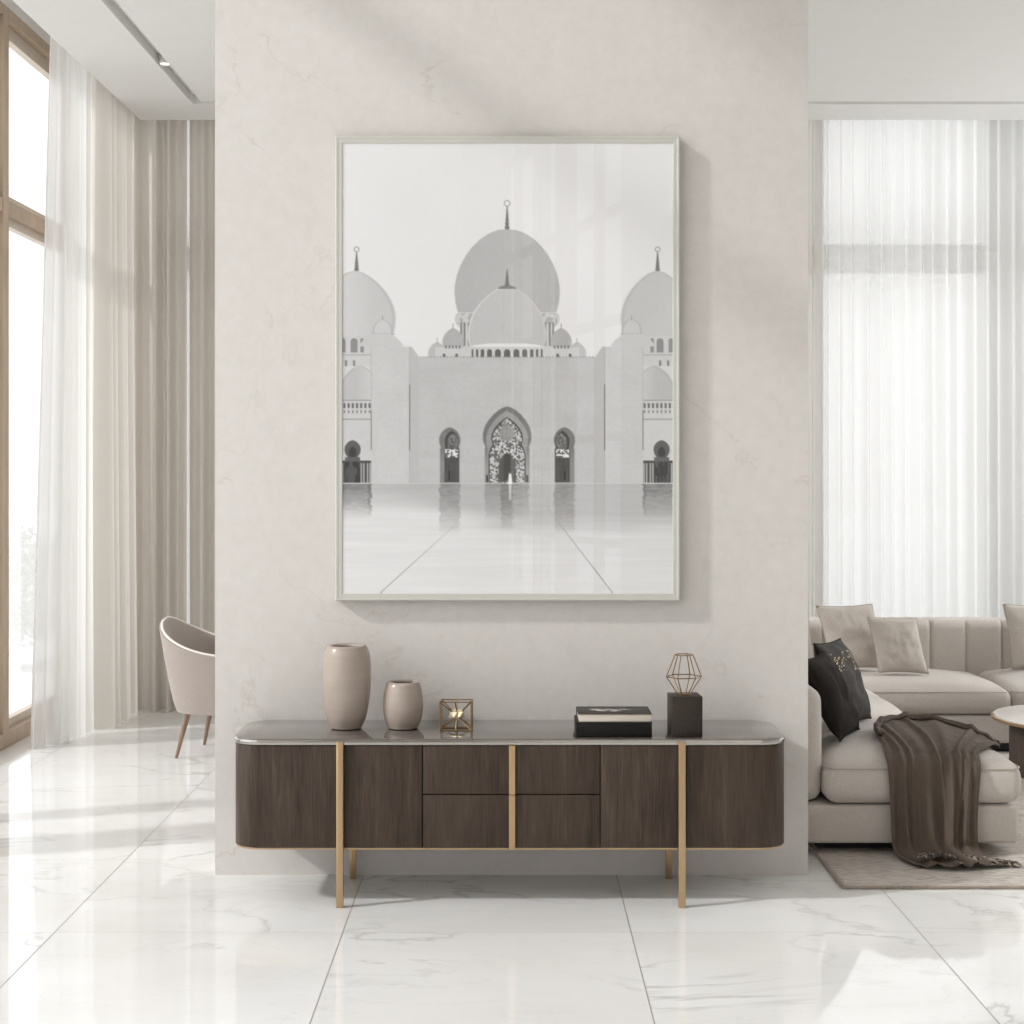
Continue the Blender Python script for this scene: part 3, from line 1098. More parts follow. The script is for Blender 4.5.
    put(prof(55.4, si), 62)
    put(prof(54.4, [(433, 0), (436, 4), (441, 5.4), (447, 5.2), (448.4, 5)]), 66 + 80 * mos)
    put(rect(49, 62, 449, 457.5), 100 + 130 * (mos > .5))
    put(rect(49, 62, 458, 482), 66 + 18 * vnoise(1.3, 9, 13))
    put(rect(57, 58.6, 471, 480), 36)
    # main portal
    ok = [(406.2, 0), (407.5, 4), (410, 8.6), (414, 13.4), (420, 18.6), (427, 22.6), (434, 24.3), (440, 24.1), (444, 22.8), (447, 21.8), (448, 22.4), (483, 22.6)]
    put(prof(0, ok), 112 + tex + 45 * np.clip((Yg - 440) / 30, 0, 1))
    put(prof(0, [(a + 3.5 if a < 470 else a, max(0, b - 3.3)) for a, b in ok]), 152 + tex)
    ik = [(417, 0), (419, 3.4), (423, 8), (428, 12.4), (434, 15.3), (439, 15.9), (443, 14.9), (445, 14.6), (448, 16.6), (452, 18), (456, 18.5), (482, 18.5)]
    put(prof(0, ik), 54)
    mos2 = vnoise(1.35, 1.35, 14)
    put(prof(0, [(a + 1, max(0, b - 1)) for a, b in ik]), 96 + 125 * (mos2 > .47) * (.6 + .4 * mos))
    put((8.2 - np.hypot(ax, Yg - 433)) * 1.2, 138 + 22 * mos)
    put(prof(0, [(452, 0), (456, 5), (462, 8), (478, 9), (481.5, 9)]) * (.55 + .4 * (mos2 > .4)), 84)
    put(rect(-1, 3.4, 454, 480) * .8, 60)
    for k in (-1, 1):
        put(rect(19.2, 21, 475, 482), 52)
    # paved court
    yy = np.clip((Yg - 483.4) / 110, 0, 1)
    courtmask = (Yg - 483.4) * 1.4 + .5
    streak = (vnoise(46, 1.4, 20) - .5) * 9 + (vnoise(90, 3.2, 21) - .5) * 8
    shade = 500 + 26 * np.clip((Xg - 380) / 120, 0, 1) ** 1.4 + (vnoise(40, 8, 22) - .5) * 8
    lit = 1 / (1 + np.exp(-(Yg - shade) / 4.5))
    court = 186 + 14 * yy + lit * (38 - 9 * np.clip((Xg - 420) / 250, 0, 1)) + streak * .7
    put(courtmask, court)
    wob = (vnoise(30, 2.2, 23) - .5) * 2.5

    def refl(c0, hw_, depth, dark, seed):
        f = np.clip(1 - (Yg - 484) / depth, 0, 1) ** .8
        m = np.clip((hw_ - np.abs(ax + wob - c0)) * .7 + .5, 0, 1) * f * courtmask.clip(0, 1) * (.65 + .5 * vnoise(6, 1.6, seed))
        put(m * .8, dark)
    refl(57.3, 10, 50, 126, 30)
    refl(0, 22, 36, 134, 31)
    refl(2, 4, 46, 112, 32)
    refl(151, 15, 34, 108, 33)
    refl(137.5, 1.4, 32, 104, 34)
    put(rect(-2, 170, 482.8, 483.8) * .7, 206)
    # floor joints running to the horizon, unmirrored

    def line(x0, y0, x1, y1, val, wd=.55):
        t = np.clip((Yg - y0) / (y1 - y0), 0, 1)
        m = (wd - np.abs(Xg - (x0 + (x1 - x0) * t))) * 1.4 + .5
        put(np.clip(m, 0, 1) * ((Yg > y0) & (Yg < y1 + 6)) * np.clip(.25 + t, 0, 1), val)
    line(455, 525, 381, 592, 150)
    line(545, 505, 612, 592, 150)
    # small figure in white robes
    put(prof(510, [(471, 0), (472, 1), (474, 1.2), (475, 1.2), (477, 1.6), (484.4, 2.2)], coord=Xg), 238)
    put(np.clip(prof(510, [(471, 0), (471.6, .9), (473.4, .9), (473.8, 0)], coord=Xg), 0, 1), 70)
    put(prof(510, [(484.5, 1.8), (500, 1.2)], coord=Xg) * .35, 230)
    img = np.clip(img, 20, 250)
    return img.reshape(H, S, W, S).mean((1, 3))


FY = 6.222                                    # front plane of the frame
fx0, fx1 = (335.2 - CX) / F * FY, (680 - CX) / F * FY
fz1, fz0 = EYE - (136 - CY) / F * FY, EYE - (601 - CY) / F * FY
fw = 0.0285
pic = thing('framed_photograph', 'large black-and-white photograph of a white domed mosque, framed, on the plaster wall', 'picture', ((fx0 + fx1) / 2, 6.268, fz0))
bm = bmesh.new()
prof_ = [(0.0, 6.268), (0.0, FY + .003), (0.003, FY), (0.010, FY), (0.012, FY + .0015), (fw - .002, FY + .0015), (fw, FY + .0030), (fw, FY + .02), (fw, 6.268)]
ring = []
for (cxs, czs) in ((0, 0), (1, 0), (1, 1), (0, 1)):
    row = []
    for d, yy in prof_:
        row.append(bm.verts.new((fx0 + d if cxs == 0 else fx1 - d, yy, fz0 + d if czs == 0 else fz1 - d)))
    ring.append(row)
for k in range(4):
    a, b = ring[k], ring[(k + 1) % 4]
    for i in range(len(prof_) - 1):
        bm.faces.new((a[i], b[i], b[i + 1], a[i + 1]))
bmesh.ops.recalc_face_normals(bm, faces=bm.faces)
obj('frame', bm, M['frame'], pic, smooth=False)
PW, PH = 440, 600
g = draw_print(PW, PH) / 255.0
gl = np.where(g <= 0.04045, g / 12.92, ((g + 0.055) / 1.055) ** 2.4) * 1.12
gl = np.minimum(gl ** .93, .975)
px0, px1, pz0, pz1, pY = fx0 + fw, fx1 - fw, fz0 + fw, fz1 - fw, FY + .0056
xs = np.linspace(px0, px1, PW)
zs = np.linspace(pz1, pz0, PH)
XX, ZZ = np.meshgrid(xs, zs)
base = np.array(wloc(pic))
co = np.stack([XX.ravel() - base[0], np.full(PW * PH, pY - base[1]), ZZ.ravel() - base[2]], 1).astype(np.float32)
idx = np.arange(PW * PH).reshape(PH, PW)
quads = np.stack([idx[:-1, :-1], idx[1:, :-1], idx[1:, 1:], idx[:-1, 1:]], -1).reshape(-1, 4)
me = bpy.data.meshes.new('print')
me.vertices.add(len(co))
me.vertices.foreach_set('co', co.ravel())
me.loops.add(quads.size)
me.loops.foreach_set('vertex_index', quads.ravel().astype(np.int32))
me.polygons.add(len(quads))
me.polygons.foreach_set('loop_start', np.arange(0, quads.size, 4, dtype=np.int32))
me.update(calc_edges=True)
at_ = me.color_attributes.new('ink', 'FLOAT_COLOR', 'POINT')
cols = np.ones((PW * PH, 4), np.float32)
cols[:, 0] = gl.ravel()
cols[:, 1] = gl.ravel()
cols[:, 2] = gl.ravel() * 1.012
at_.data.foreach_set('color', cols.ravel())
me.materials.append(attr_mat('black_and_white_print', 'ink'))
po = bpy.data.objects.new('print', me)
COL.objects.link(po)
po.parent = pic
obj('glass_pane', sheet((px0, FY + .0038, pz0), (px1, FY + .0038, pz0), (px1, FY + .0038, pz1), (px0, FY + .0038, pz1)), M['picglass'], pic, smooth=False)
obj('backing_board', boxes((px0, px1, FY + .0066, 6.266, pz0, pz1)), M['mount'], pic, smooth=False)

# ------------------------------------------------------------------ sideboard
BF, BB = 5.82, 6.262
bx0, bx1 = (235.5 - CX) / F * 5.915, (784 - CX) / F * 5.915
zb, zt, zT = 0.219, 0.6055, 0.6275
k_ = BF / F


def sx_of(px):
    return (px - CX) * k_


sb = thing('sideboard', 'long dark oak sideboard with rounded corners, smoked top and brass legs against the plaster wall', 'sideboard', (0, 6.04, 0))
R = 0.105
obj('carcass', prism(rrect(bx0 + .018, bx1 - .018, BF + .018, BB - .004, R - .018), zb + .002, zt - .001), M['shadowgap'], sb)
obj('worktop', prism(rrect(bx0 - .001, bx1 + .001, BF - .003, BB, R + .001), zT - .004, zT, 0.0012), M['top'], sb)
bm = prism(rrect(bx0 - .003, bx1 + .003, BF - .005, BB, R + .003), zt, zT - .003, 0.0025)
obj('edge_band', bm, M['edge'], sb)
obj('bottom_trim', prism(rrect(bx0 + .004, bx1 - .004, BF + .003, BB - .004, R - .004), zb - .0065, zb, 0.001), M['brass'], sb)


def outline_strip(pts, t):
    """closed plan outline of a bent panel: pts is the outer face, t the thickness inward (left of travel)"""
    pts = [Vector(p) for p in pts]
    inner = []
    for i, p in enumerate(pts):
        d = (pts[min(i + 1, len(pts) - 1)] - pts[max(i - 1, 0)]).normalized()
        inner.append(p + Vector((-d.y, d.x)) * t)
    return [tuple(p) for p in pts] + [tuple(p) for p in inner[::-1]]


# curved end doors wrap the corner
left = [(bx0, BB - .02), (bx0, BF + R)] + [(bx0 + R - R * math.cos(a), BF + R - R * math.sin(a)) for a in [PI / 2 * i / 16 for i in range(1, 17)]] + [(sx_of(335.5), BF)]
d_ = obj('curved_door', prism(outline_strip(left, .017), zb + .001, zt - .002, .001), M['wood'], sb)
right = [(sx_of(686.5), BF), (bx1 - R, BF)] + [(bx1 - R + R * math.sin(a), BF + R - R * math.cos(a)) for a in [PI / 2 * i / 16 for i in range(1, 17)]] + [(bx1, BB - .02)]
obj('curved_door', prism(outline_strip(right, .017), zb + .001, zt - .002, .001), M['wood'], sb)
zm = EYE - (794.5 - CY) * k_
for a, b in ((336.5, 421.8), (600.6, 685.5)):
    obj('door', rbox(sx_of(a), sx_of(b), BF, BF + .017, zb + .001, zt - .002, .001), M['wood'], sb)
for a, b in ((422.9, 512.0), (512.6, 599.6)):
    for z0_, z1_ in ((zb + .001, zm - .0022), (zm + .0022, zt - .002)):
        obj('drawer', rbox(sx_of(a), sx_of(b), BF, BF + .017, z0_, z1_, .001), M['wood'], sb)
for z0_, z1_ in ((zb - .004, zm - .001), (zm + .001, zt - .001)):
    obj('pull_strip', rbox(sx_of(509), sx_of(515.2), BF - .010, BF + .002, z0_, z1_, .001), M['brass'], sb)
for a, b in ((336.0, 343.0), (678.8, 685.8)):
    X0, X1 = (a - CX) / F * 5.797, (b - CX) / F * 5.797
    obj('leg', rbox(X0, X1, 5.797, BF + .001, 0, zT - .008, .0015), M['brass'], sb)
    s_ = 1 if a < 500 else -1
    obj('leg', rbox(X0 + .008 * s_, X1 + .008 * s_, 6.205, 6.228, 0, zb - .005, .0015), M['brass'], sb)
    obj('stretcher', rbox(X0 + .010, X1 - .004, BF + .002, 6.206, zb - .024, zb - .008, .0015), M['brass'], sb)

# ------------------------------------------------------------------ things on the sideboard
TOP = zT


def vase(cx, Y, prof, label):
    p = at(cx, 0, Y)
    o = obj('ceramic_vase', lathe(smooth_profile(prof, 5), p.x, Y, TOP + .0005, 72), M['clay'], None, angle=None)
    rebase(o, (p.x, Y, TOP + .0005))
    return tag(o, label, 'vase')


h = 0.324
vase(346.3, 6.06, [(0, 0), (.045, 0), (.059, .003), (.064, .012), (.079, .15 * h), (.0905, .35 * h), (.0960, .55 * h), (.0965, .7 * h), (.0930, .86 * h), (.085, .95 * h), (.0775, .99 * h), (.070, h), (.0585, .993 * h), (.054, .965 * h), (.060, .88 * h), (.078, .6 * h), (.06, .12 * h), (0, .08 * h)],
     'tall taupe glazed vase, the taller of the two on the sideboard')
h = 0.182
vase(403, 6.06, [(0, 0), (.045, 0), (.058, .003), (.062, .012), (.072, .2 * h), (.0785, .42 * h), (.0790, .6 * h), (.0745, .8 * h), (.068, .93 * h), (.062, .985 * h), (.056, h), (.0465, .992 * h), (.043, .96 * h), (.05, .85 * h), (.062, .5 * h), (.045, .12 * h), (0, .1 * h)],
     'short taupe glazed vase, the smaller one beside the tall vase')

# wire cube ornament
cxw = (456.4 - CX) / F * 6.04
hc, cy_ = 0.0600, 6.03
hd = 0.034
zc = TOP + .0025
wc = thing('wire_cube_ornament', 'small brass wire cube holding a gold crystal on the sideboard', 'ornament', (cxw, cy_, TOP), math.radians(-3))
crn = [Vector((sx_ * hc, sy_ * hd, .0030 + (0 if sz < 0 else .1080))) for sx_ in (-1, 1) for sy_ in (-1, 1) for sz in (-1, 1)]
bm = bmesh.new()
for i in range(8):
    for j in range(i + 1, 8):
        if bin(i ^ j).count('1') == 1:
            add_tube(bm, [crn[i], crn[j]], .0025, 8)
for c in crn:
    bmesh.ops.create_icosphere(bm, subdivisions=1, radius=.0032, matrix=Matrix.Translation(c))
obj('cube_frame', bm, M['brassdark'], wc, world=False)
cen = Vector((.004, 0, .052))
bm = bmesh.new()
for c in crn:
    add_tube(bm, [c, c.lerp(cen, .86)], .0026, 8)
for e in ((0, -hd, .1110), (0, -hd, .0030), (0, hd, .1110), (0, hd, .0030)):
    add_tube(bm, [Vector(e), Vector(e).lerp(cen, .8)], .0026, 8)
obj('spoke', bm, M['brassdark'], wc, world=False)
bm = bmesh.new()
bmesh.ops.create_icosphere(bm, subdivisions=1, radius=.0255, matrix=Matrix.Translation(cen + Vector((-.010, .004, .006))))
bmesh.ops.create_icosphere(bm, subdivisions=1, radius=.021, matrix=Matrix.Translation(cen + Vector((.013, .0, .010))))
rr = random.Random(4)
for v in bm.verts:
    v.co += Vector((rr.uniform(-1, 1), rr.uniform(-1, 1), rr.uniform(-1, 1))) * .004
obj('crystal', bm, M['gold'], wc, smooth=False, world=False)

# two books
bxa, bxb, bya, byb = .2485, .531, 5.852, 6.032
bz = TOP
b1 = thing('coffee_table_book', 'thick plain black book at the bottom of the two-book stack', 'book', ((bxa + bxb) / 2, (bya + byb) / 2, bz), 0, 'books on the sideboard')
obj('page_block', rbox(bxa + .004, bxb - .003, bya + .004, byb - .004, bz + .004, bz + .0520, .001), M['pages'], b1)
bm = rbox(bxa - .002, bxb, bya, byb, bz, bz + .004, .001)
merge(bm, rbox(bxa - .002, bxb, bya, byb, bz + .0520, bz + .056, .001))
merge(bm, rbox(bxa - .002, bxb, bya - .001, bya + .0038, bz + .001, bz + .055, .0015))
merge(bm, rbox(bxa - .003, bxa + .0035, bya, byb, bz + .001, bz + .055, .001))
merge(bm, rbox(bxb - .0035, bxb, bya, byb, bz + .001, bz + .055, .001))
obj('cover', bm, M['black'], b1)
z2 = bz + .0562
b2 = thing('coffee_table_book', 'charcoal book with a pale printed motif on its cover, top of the stack', 'book', ((bxa + bxb) / 2, (bya + byb) / 2, z2), 0, 'books on the sideboard')
obj('page_block', rbox(bxa + .008, bxb - .003, bya + .003, byb - .006, z2 + .003, z2 + .0305, .0008), M['pages'], b2)
bm = rbox(bxa + .004, bxb, bya, byb, z2 + .0305, z2 + .0335, .0008)
merge(bm, rbox(bxa + .004, bxb, bya, byb, z2, z2 + .003, .0008))
merge(bm, rbox(bxa + .004, bxb, byb - .005, byb, z2 + .001, z2 + .033, .001))
obj('cover', bm, M['cover'], b2)
bm = bmesh.new()
zz = z2 + .0338
rr = random.Random(21)
for (u, v, l, wd, a) in ((.27, .50, .05, .016, 5), (.30, .60, .07, .020, -8), (.37, .45, .06, .022, 12), (.42, .58, .06, .024, -4), (.47, .50, .05, .020, 14), (.53, .42, .05, .016, -12), (.60, .60, .05, .012, 24), (.66, .56, .05, .010, -18), (.50, .30, .03, .010, 5), (.35, .36, .04, .010, -4)):
    c = Vector((bxa + u * (bxb - bxa), bya + v * (byb - bya), zz))
    d = Vector((math.cos(math.radians(a)), math.sin(math.radians(a)), 0))
    s = Vector((-d.y, d.x, 0))
    up, dn = [], []
    for i in range(9):
        t = i / 8
        wv = wd * math.sin(PI * (.08 + .84 * t)) * rr.uniform(.6, 1.1)
        up.append(bm.verts.new(c + d * (t - .5) * l + s * wv * .6))
        dn.append(bm.verts.new(c + d * (t - .5) * l - s * wv * .6))
    for i in range(8):
        bm.faces.new((dn[i], dn[i + 1], up[i + 1], up[i]))
obj('cover_motif', bm, M['motif'], b2, smooth=False)

# stone block and wire orb
blk_c = Vector((.661, 5.912, TOP))
blk = obj('stone_block', rbox(-.0580, .0580, -.058, .058, 0, .1535, .0025, 2), M['stone'])
blk.location = blk_c
blk.rotation_euler = (0, 0, math.radians(3.5))
tag(blk, 'dark speckled stone block standing under the brass wire orb', 'block')
orb = thing('wire_orb', 'open hexagonal brass wire orb standing on the dark stone block', 'ornament', (.658, 5.912, TOP + .1535), math.radians(4))
bm = bmesh.new()
rings = [(.0235, .002), (.0675, .068), (.0675, .078), (.0340, .151)]
rv = [[Vector((r * math.cos(PI / 3 * k), r * math.sin(PI / 3 * k), z)) for k in range(6)] for r, z in rings]
for i in (0, 1, 3):
    for k in range(6):
        add_tube(bm, [rv[i][k], rv[i][(k + 1) % 6]], .0021, 8)
for k in range(6):
    add_tube(bm, [rv[0][k], rv[1][k]], .0021, 8)
    add_tube(bm, [rv[1][k], rv[3][k]], .0021, 8)
for i in (0, 1, 3):
    for v in rv[i]:
        bmesh.ops.create_icosphere(bm, subdivisions=1, radius=.0027, matrix=Matrix.Translation(v))
obj('wire_cage', bm, M['brassdark'], orb, world=False)
obj('base_disc', lathe([(0, 0), (.016, 0), (.016, .004), (.013, .005), (0, .005)], 0, 0, 0, 24), M['brassdark'], orb, world=False)

# ------------------------------------------------------------------ armchair behind the wall's left edge
ac = thing('tub_armchair', 'taupe tub armchair with pale piping and tapered wooden legs beside the drapes', 'armchair', (-1.632, 8.95, 0), math.radians(-10))
NA = 72


def shell_pt(th, v, off):
    """th: angle, 0 = front (+x); v 0 bottom .. 1 rim; off: inward offset"""
    back = .5 - .5 * math.cos(th)            # 0 front, 1 back
    e = back ** 1.25
    rim = .578 + .185 * e ** 2.8
    z = .255 + (rim - .255) * v
    rx_b, ry_b = .275, .268
    rx_t, ry_t = .330, .310
    q = v ** .75
    rx, ry = rx_b + (rx_t - rx_b) * q, ry_b + (ry_t - ry_b) * q
    c, s = math.cos(th), math.sin(th)
    n = 2.5
    k = (abs(c) ** n + abs(s) ** n) ** (-1 / n)
    x = (rx - off) * c * k - .05 * e * q
    y = (ry - off) * s * k
    return Vector((x, y, z))


bm = bmesh.new()
gap = math.radians(52)                       # open front
ths = [gap + (2 * PI - 2 * gap) * i / NA for i in range(NA + 1)]
cols_ = []
prof_v = [(v / 12, 0.0) for v in range(13)] + [(1.012, .012), (1.015, .022), (1.0, .036)] + [(v / 12, .045) for v in range(11, 3, -1)]
for th in ths:
    cols_.append([bm.verts.new(shell_pt(th, v, o_)) for v, o_ in prof_v])
for a, b in zip(cols_, cols_[1:]):
    for i in range(len(prof_v) - 1):
        bm.faces.new((a[i], b[i], b[i + 1], a[i + 1]))
for c in (cols_[0], cols_[-1]):
    bm.faces.new(c)
bot = bm.faces.new([c[0] for c in cols_])
bmesh.ops.recalc_face_normals(bm, faces=bm.faces)
obj('shell', bm, M['chairfab'], ac, world=False)
bm = bmesh.new()
add_tube(bm, [shell_pt(th, 1.015, .016) for th in ths], .0075, 8)
obj('piping', bm, M['chairpipe'], ac, world=False)
seat = soft_box(-.20, .285, -.215, .215, .30, .44, .05, .02, (8, 8, 3))
obj('seat', seat, M['chairfab'], ac, world=False, angle=None)
for sx_, sy_ in ((-1, -1), (-1, 1), (1, -1), (1, 1)):
    t0_ = Vector((.165 * sx_, .185 * sy_, .262))
    t1_ = Vector((.225 * sx_, .215 * sy_, 0))
    obj('leg', tube([t0_, t0_.lerp(t1_, .5), t1_], .0185, 14, taper=lambda t: 1 - .52 * t), M['walnut'], ac, world=False)

# ------------------------------------------------------------------ rug
rx0, rx1, ry0, ry1, RT = 1.295, 4.3, 6.06, 8.88, 0.012
bm = bmesh.new()
nx, ny = 120, 60
vs = [[bm.verts.new((rx0 + (rx1 - rx0) * i / nx, ry0 + (ry1 - ry0) * j / ny, RT)) for j in range(ny + 1)] for i in range(nx + 1)]
rr = random.Random(9)
for i in range(nx + 1):
    for j in range(ny + 1):
        v = vs[i][j]
        if i in (0, nx) or j in (0, ny):
            v.co.x += rr.uniform(-.003, .003)
            v.co.y += rr.uniform(-.004, .004)
        v.co.z += .0012 * mnoise.noise(v.co * 20)
for i in range(nx):
    for j in range(ny):
        bm.faces.new((vs[i][j], vs[i + 1][j], vs[i + 1][j + 1], vs[i][j + 1]))
be = [e for e in bm.edges if len(e.link_faces) == 1]
ret = bmesh.ops.extrude_edge_only(bm, edges=be)
for v in [x for x in ret['geom'] if isinstance(x, bmesh.types.BMVert)]:
    v.co.z = 0.0005
bmesh.ops.recalc_face_normals(bm, faces=bm.faces)
rug = obj('woven_rug', bm, M['rug'], None, angle=None)
rebase(rug, ((rx0 + rx1) / 2, (ry0 + ry1) / 2, 0))
tag(rug, 'flecked beige-grey woven rug on the marble under the sofa', 'rug')
bm = bmesh.new()
for a, b in (((rx0, ry0), (rx1, ry0)), ((rx0, ry0), (rx0, ry1))):
    n = 90
    pts = []
    for i in range(n + 1):
        t = i / n
        pts.append((a[0] + (b[0] - a[0]) * t, a[1] + (b[1] - a[1]) * t + .002 * math.sin(i * 2.1), .007))
    add_tube(bm, pts, .0062, 6)
obj('bound_edge', bm, M['tassel2'], rug)

# ------------------------------------------------------------------ sofa
sofa = thing('sectional_sofa', 'large greige L-shaped sectional sofa with chaise in front of the bright window', 'sofa', (1.9, 8.2, 0.0))
SXR = 2.15
CT = .395
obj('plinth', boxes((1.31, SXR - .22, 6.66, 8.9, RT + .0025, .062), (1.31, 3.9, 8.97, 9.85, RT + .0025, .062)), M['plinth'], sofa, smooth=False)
obj('platform', soft_box(1.08, SXR - .005, 6.56, 9.88, .055, .216, .018, 0, (6, 6, 2)), M['linen'], sofa, angle=None)
obj('platform', soft_box(SXR - .08, 4.05, 8.93, 9.88, .055, .216, .018, 0, (6, 6, 2)), M['linen'], sofa, angle=None)


def cushion(x0, x1, y0, y1, crown=.045, z0=.219, z1=CT, r=.055, seed=0.0):
    c = obj('seat_cushion', soft_box(x0, x1, y0, y1, z0, z1, r, crown, (16, 16, 4), .010, seed, .012), M['linen'], sofa, angle=None)
    q = .012
    pts = [(px, py, z1 - .022) for px, py in rrect(x0 - .006, x1 + .006, y0 - .006, y1 + .006, r + .003, 6)]
    obj('piping', tube(pts, .0028, 6, True), M['piping'], c)
    return c


cushion(1.335, SXR, 6.55, 7.72, .050, seed=1.1)
cushion(1.335, 2.02, 7.735, 8.90, .045, seed=2.7)
cushion(1.335, 2.868, 8.915, 9.66, .050, z1=.375, seed=4.2)
cushion(2.884, 4.0, 8.915, 9.66, .050, z1=.375, seed=6.3)


def channel_back(axis, a0, a1, n_ch, c0, c1, z0, z1, name='backrest'):
    """backrest with vertical channels; axis 'x': runs along X between a0..a1, thickness c0 (front) .. c1"""
    bm = bmesh.new()
    per = 16
    n = n_ch * per
    r = .055
    loop = []
    for i in range(9):
        a = PI / 2 * i / 8
        loop.append((r - r * math.sin(PI / 2 - a + 0) if False else r * (1 - math.cos(a)), z1 - r + r * math.sin(a)))
    prof = [(0.0, z0)] + [(0.0, z0 + (z1 - r - z0) * i / 8) for i in range(1, 8)] + loop
    T = c1 - c0
    prof = prof + [(T - d, z) for d, z in loop[::-1]] + [(T, z0)]
    cols = []
    for i in range(n + 1):
        t = (i % per) / per
        g_ = 1 - abs(math.sin(PI * t)) ** .22      # 1 at a seam
        if i in (0, n):
            g_ = 1
        col = []
        for d, z in prof:
            h_ = min(1, max(0, (z - z0) / (z1 - z0)))
            dd = d + .020 * g_ * (1 if d < T * .5 else 0)
            zz_ = z - (.006 * g_ if z > z1 - r * 1.02 else 0)
            p = a0 + (a1 - a0) * i / n
            q = c0 + dd
            col.append(bm.verts.new((p, q, zz_) if axis == 'x' else (q, p, zz_)))
        cols.append(col)
    for a, b in zip(cols, cols[1:]):
        for i in range(len(prof) - 1):
            bm.faces.new((a[i], b[i], b[i + 1], a[i + 1]))
    bm.faces.new(cols[0])
    bm.faces.new(cols[-1])
    bmesh.ops.recalc_face_normals(bm, faces=bm.faces)
    return obj(name, bm, M['linen'], sofa, angle=1.0)


channel_back('x', 2.60 - .222 * 5, 2.60 + .222 * 6, 11, 9.62, 9.90, .20, .695)
obj('side_back', soft_box(1.08, 1.325, 6.60, 9.90, .218, .705, .06, .0, (3, 10, 5), belly=.004), M['linen'], sofa, angle=None)


# ------------------------------------------------------------------ cushions
def pillow_bm(w_, h_, t, seed, n=26):
    bm = bmesh.new()
    layers = []
    for side in (-1, 1):
        gr_ = []
        for i in range(n + 1):
            row = []
            for j in range(n + 1):
                u, v = 2 * i / n - 1, 2 * j / n - 1
                e = max(0, (1 - abs(u) ** 3.0)) ** .62 * max(0, (1 - abs(v) ** 3.0)) ** .62
                pin = 1 - .055 * (1 - abs(v) ** 2) * abs(u) ** 3
                pin2 = 1 - .055 * (1 - abs(u) ** 2) * abs(v) ** 3
                p = Vector((u * w_ / 2 * pin, 0, v * h_ / 2 * pin2))
                wr = mnoise.noise(Vector((u * 2.6 + seed, v * 2.6, seed))) * .014 + mnoise.noise(Vector((u * 6 + seed, v * 5, seed + 3))) * .005
                p.y = side * (t / 2 * e + wr * e)
                row.append(p)
            gr_.append(row)
        layers.append(gr_)
    vg = []
    for s, gr_ in enumerate(layers):
        vg.append([[None] * (n + 1) for _ in range(n + 1)])
        for i in range(n + 1):
            for j in range(n + 1):
                if s == 1 and (i in (0, n) or j in (0, n)):
                    vg[1][i][j] = vg[0][i][j]
                else:
                    vg[s][i][j] = bm.verts.new(gr_[i][j])
    for s in (0, 1):
        for i in range(n):
            for j in range(n):
                bm.faces.new((vg[s][i][j], vg[s][i + 1][j], vg[s][i + 1][j + 1], vg[s][i][j + 1]))
    bmesh.ops.recalc_face_normals(bm, faces=bm.faces)
    return bm


def pillow(name, w_, h_, t, base, yaw, lean, roll, mat, label, seed, group, pipe=None, shear=0.0):
    """base: point under the middle of the bottom edge; yaw: facing; lean: backwards; roll: in its own plane"""
    bm = pillow_bm(w_, h_, t, seed)
    bm.transform(Matrix.Translation((0, 0, h_ / 2)))
    for v in bm.verts:
        v.co.x -= shear * v.co.z
    o = obj(name, bm, mat, None, angle=None)
    o.matrix_world = Matrix.Translation(base) @ Matrix.Rotation(yaw, 4, 'Z') @ Matrix.Rotation(-lean, 4, 'X') @ Matrix.Rotation(roll, 4, 'Y')
    tag(o, label, 'cushion', group)
    n = 24
    pts = []
    for k in range(4 * n):
        s, t_ = k // n, (k % n) / n
        u, v = ((-1 + 2 * t_, -1), (1, -1 + 2 * t_), (1 - 2 * t_, 1), (-1, 1 - 2 * t_))[s]
        pts.append((u * w_ / 2 * (1 - .055 * (1 - v * v) * abs(u) ** 3), 0, v * h_ / 2 * (1 - .055 * (1 - u * u) * abs(v) ** 3) + h_ / 2))
    pts = [(q[0] - shear * q[2], q[1], q[2]) for q in pts]
    obj('piping', tube(pts, .003, 6, True), pipe or M['piping'], o, world=False)
    return o


G1 = 'greige cushions on the sofa'
rad = math.radians
pillow('scatter_cushion', .40, .42, .14, (1.655, 9.43, .425), rad(8), rad(10), rad(0), M['linen_pillow'], 'greige cushion almost hidden behind the right edge of the plaster wall', 1.0, G1, None, .06)
pillow('scatter_cushion', .345, .388, .13, (2.085, 9.285, .437), rad(4), rad(13), rad(-1.5), M['linen_pillow'], 'larger greige cushion leaning in the sofa corner, left of the smaller one', 2.0, G1, None, .16)
pillow('scatter_cushion', .288, .330, .12, (2.305, 9.12, .434), rad(-4), rad(16), rad(1), M['linen_pillow'], 'smaller greige cushion tilted in front of the channelled backrest', 3.0, G1, None, .18)
pillow('scatter_cushion', .42, .392, .14, (3.235, 9.38, .425), rad(-3), rad(12), rad(0), M['linen_pillow'], 'greige cushion cut off by the right edge of the photo', 4.0, G1, None, .08)
G2 = 'dark cushions on the chaise'
pillow('scatter_cushion', .38, .405, .13, (1.630, 7.285, .447), rad(60), rad(23), rad(2), M['goldpillow'], 'dark textured cushion with flecks of gold, behind the plain dark one', 5.0, G2, M['darkpillow'])
pillow('scatter_cushion', .36, .385, .12, (1.512, 6.93, .448), rad(64), rad(25), rad(0), M['darkpillow'], 'plain charcoal cushion nearest the front of the chaise', 6.0, G2, M['darkpillow'])

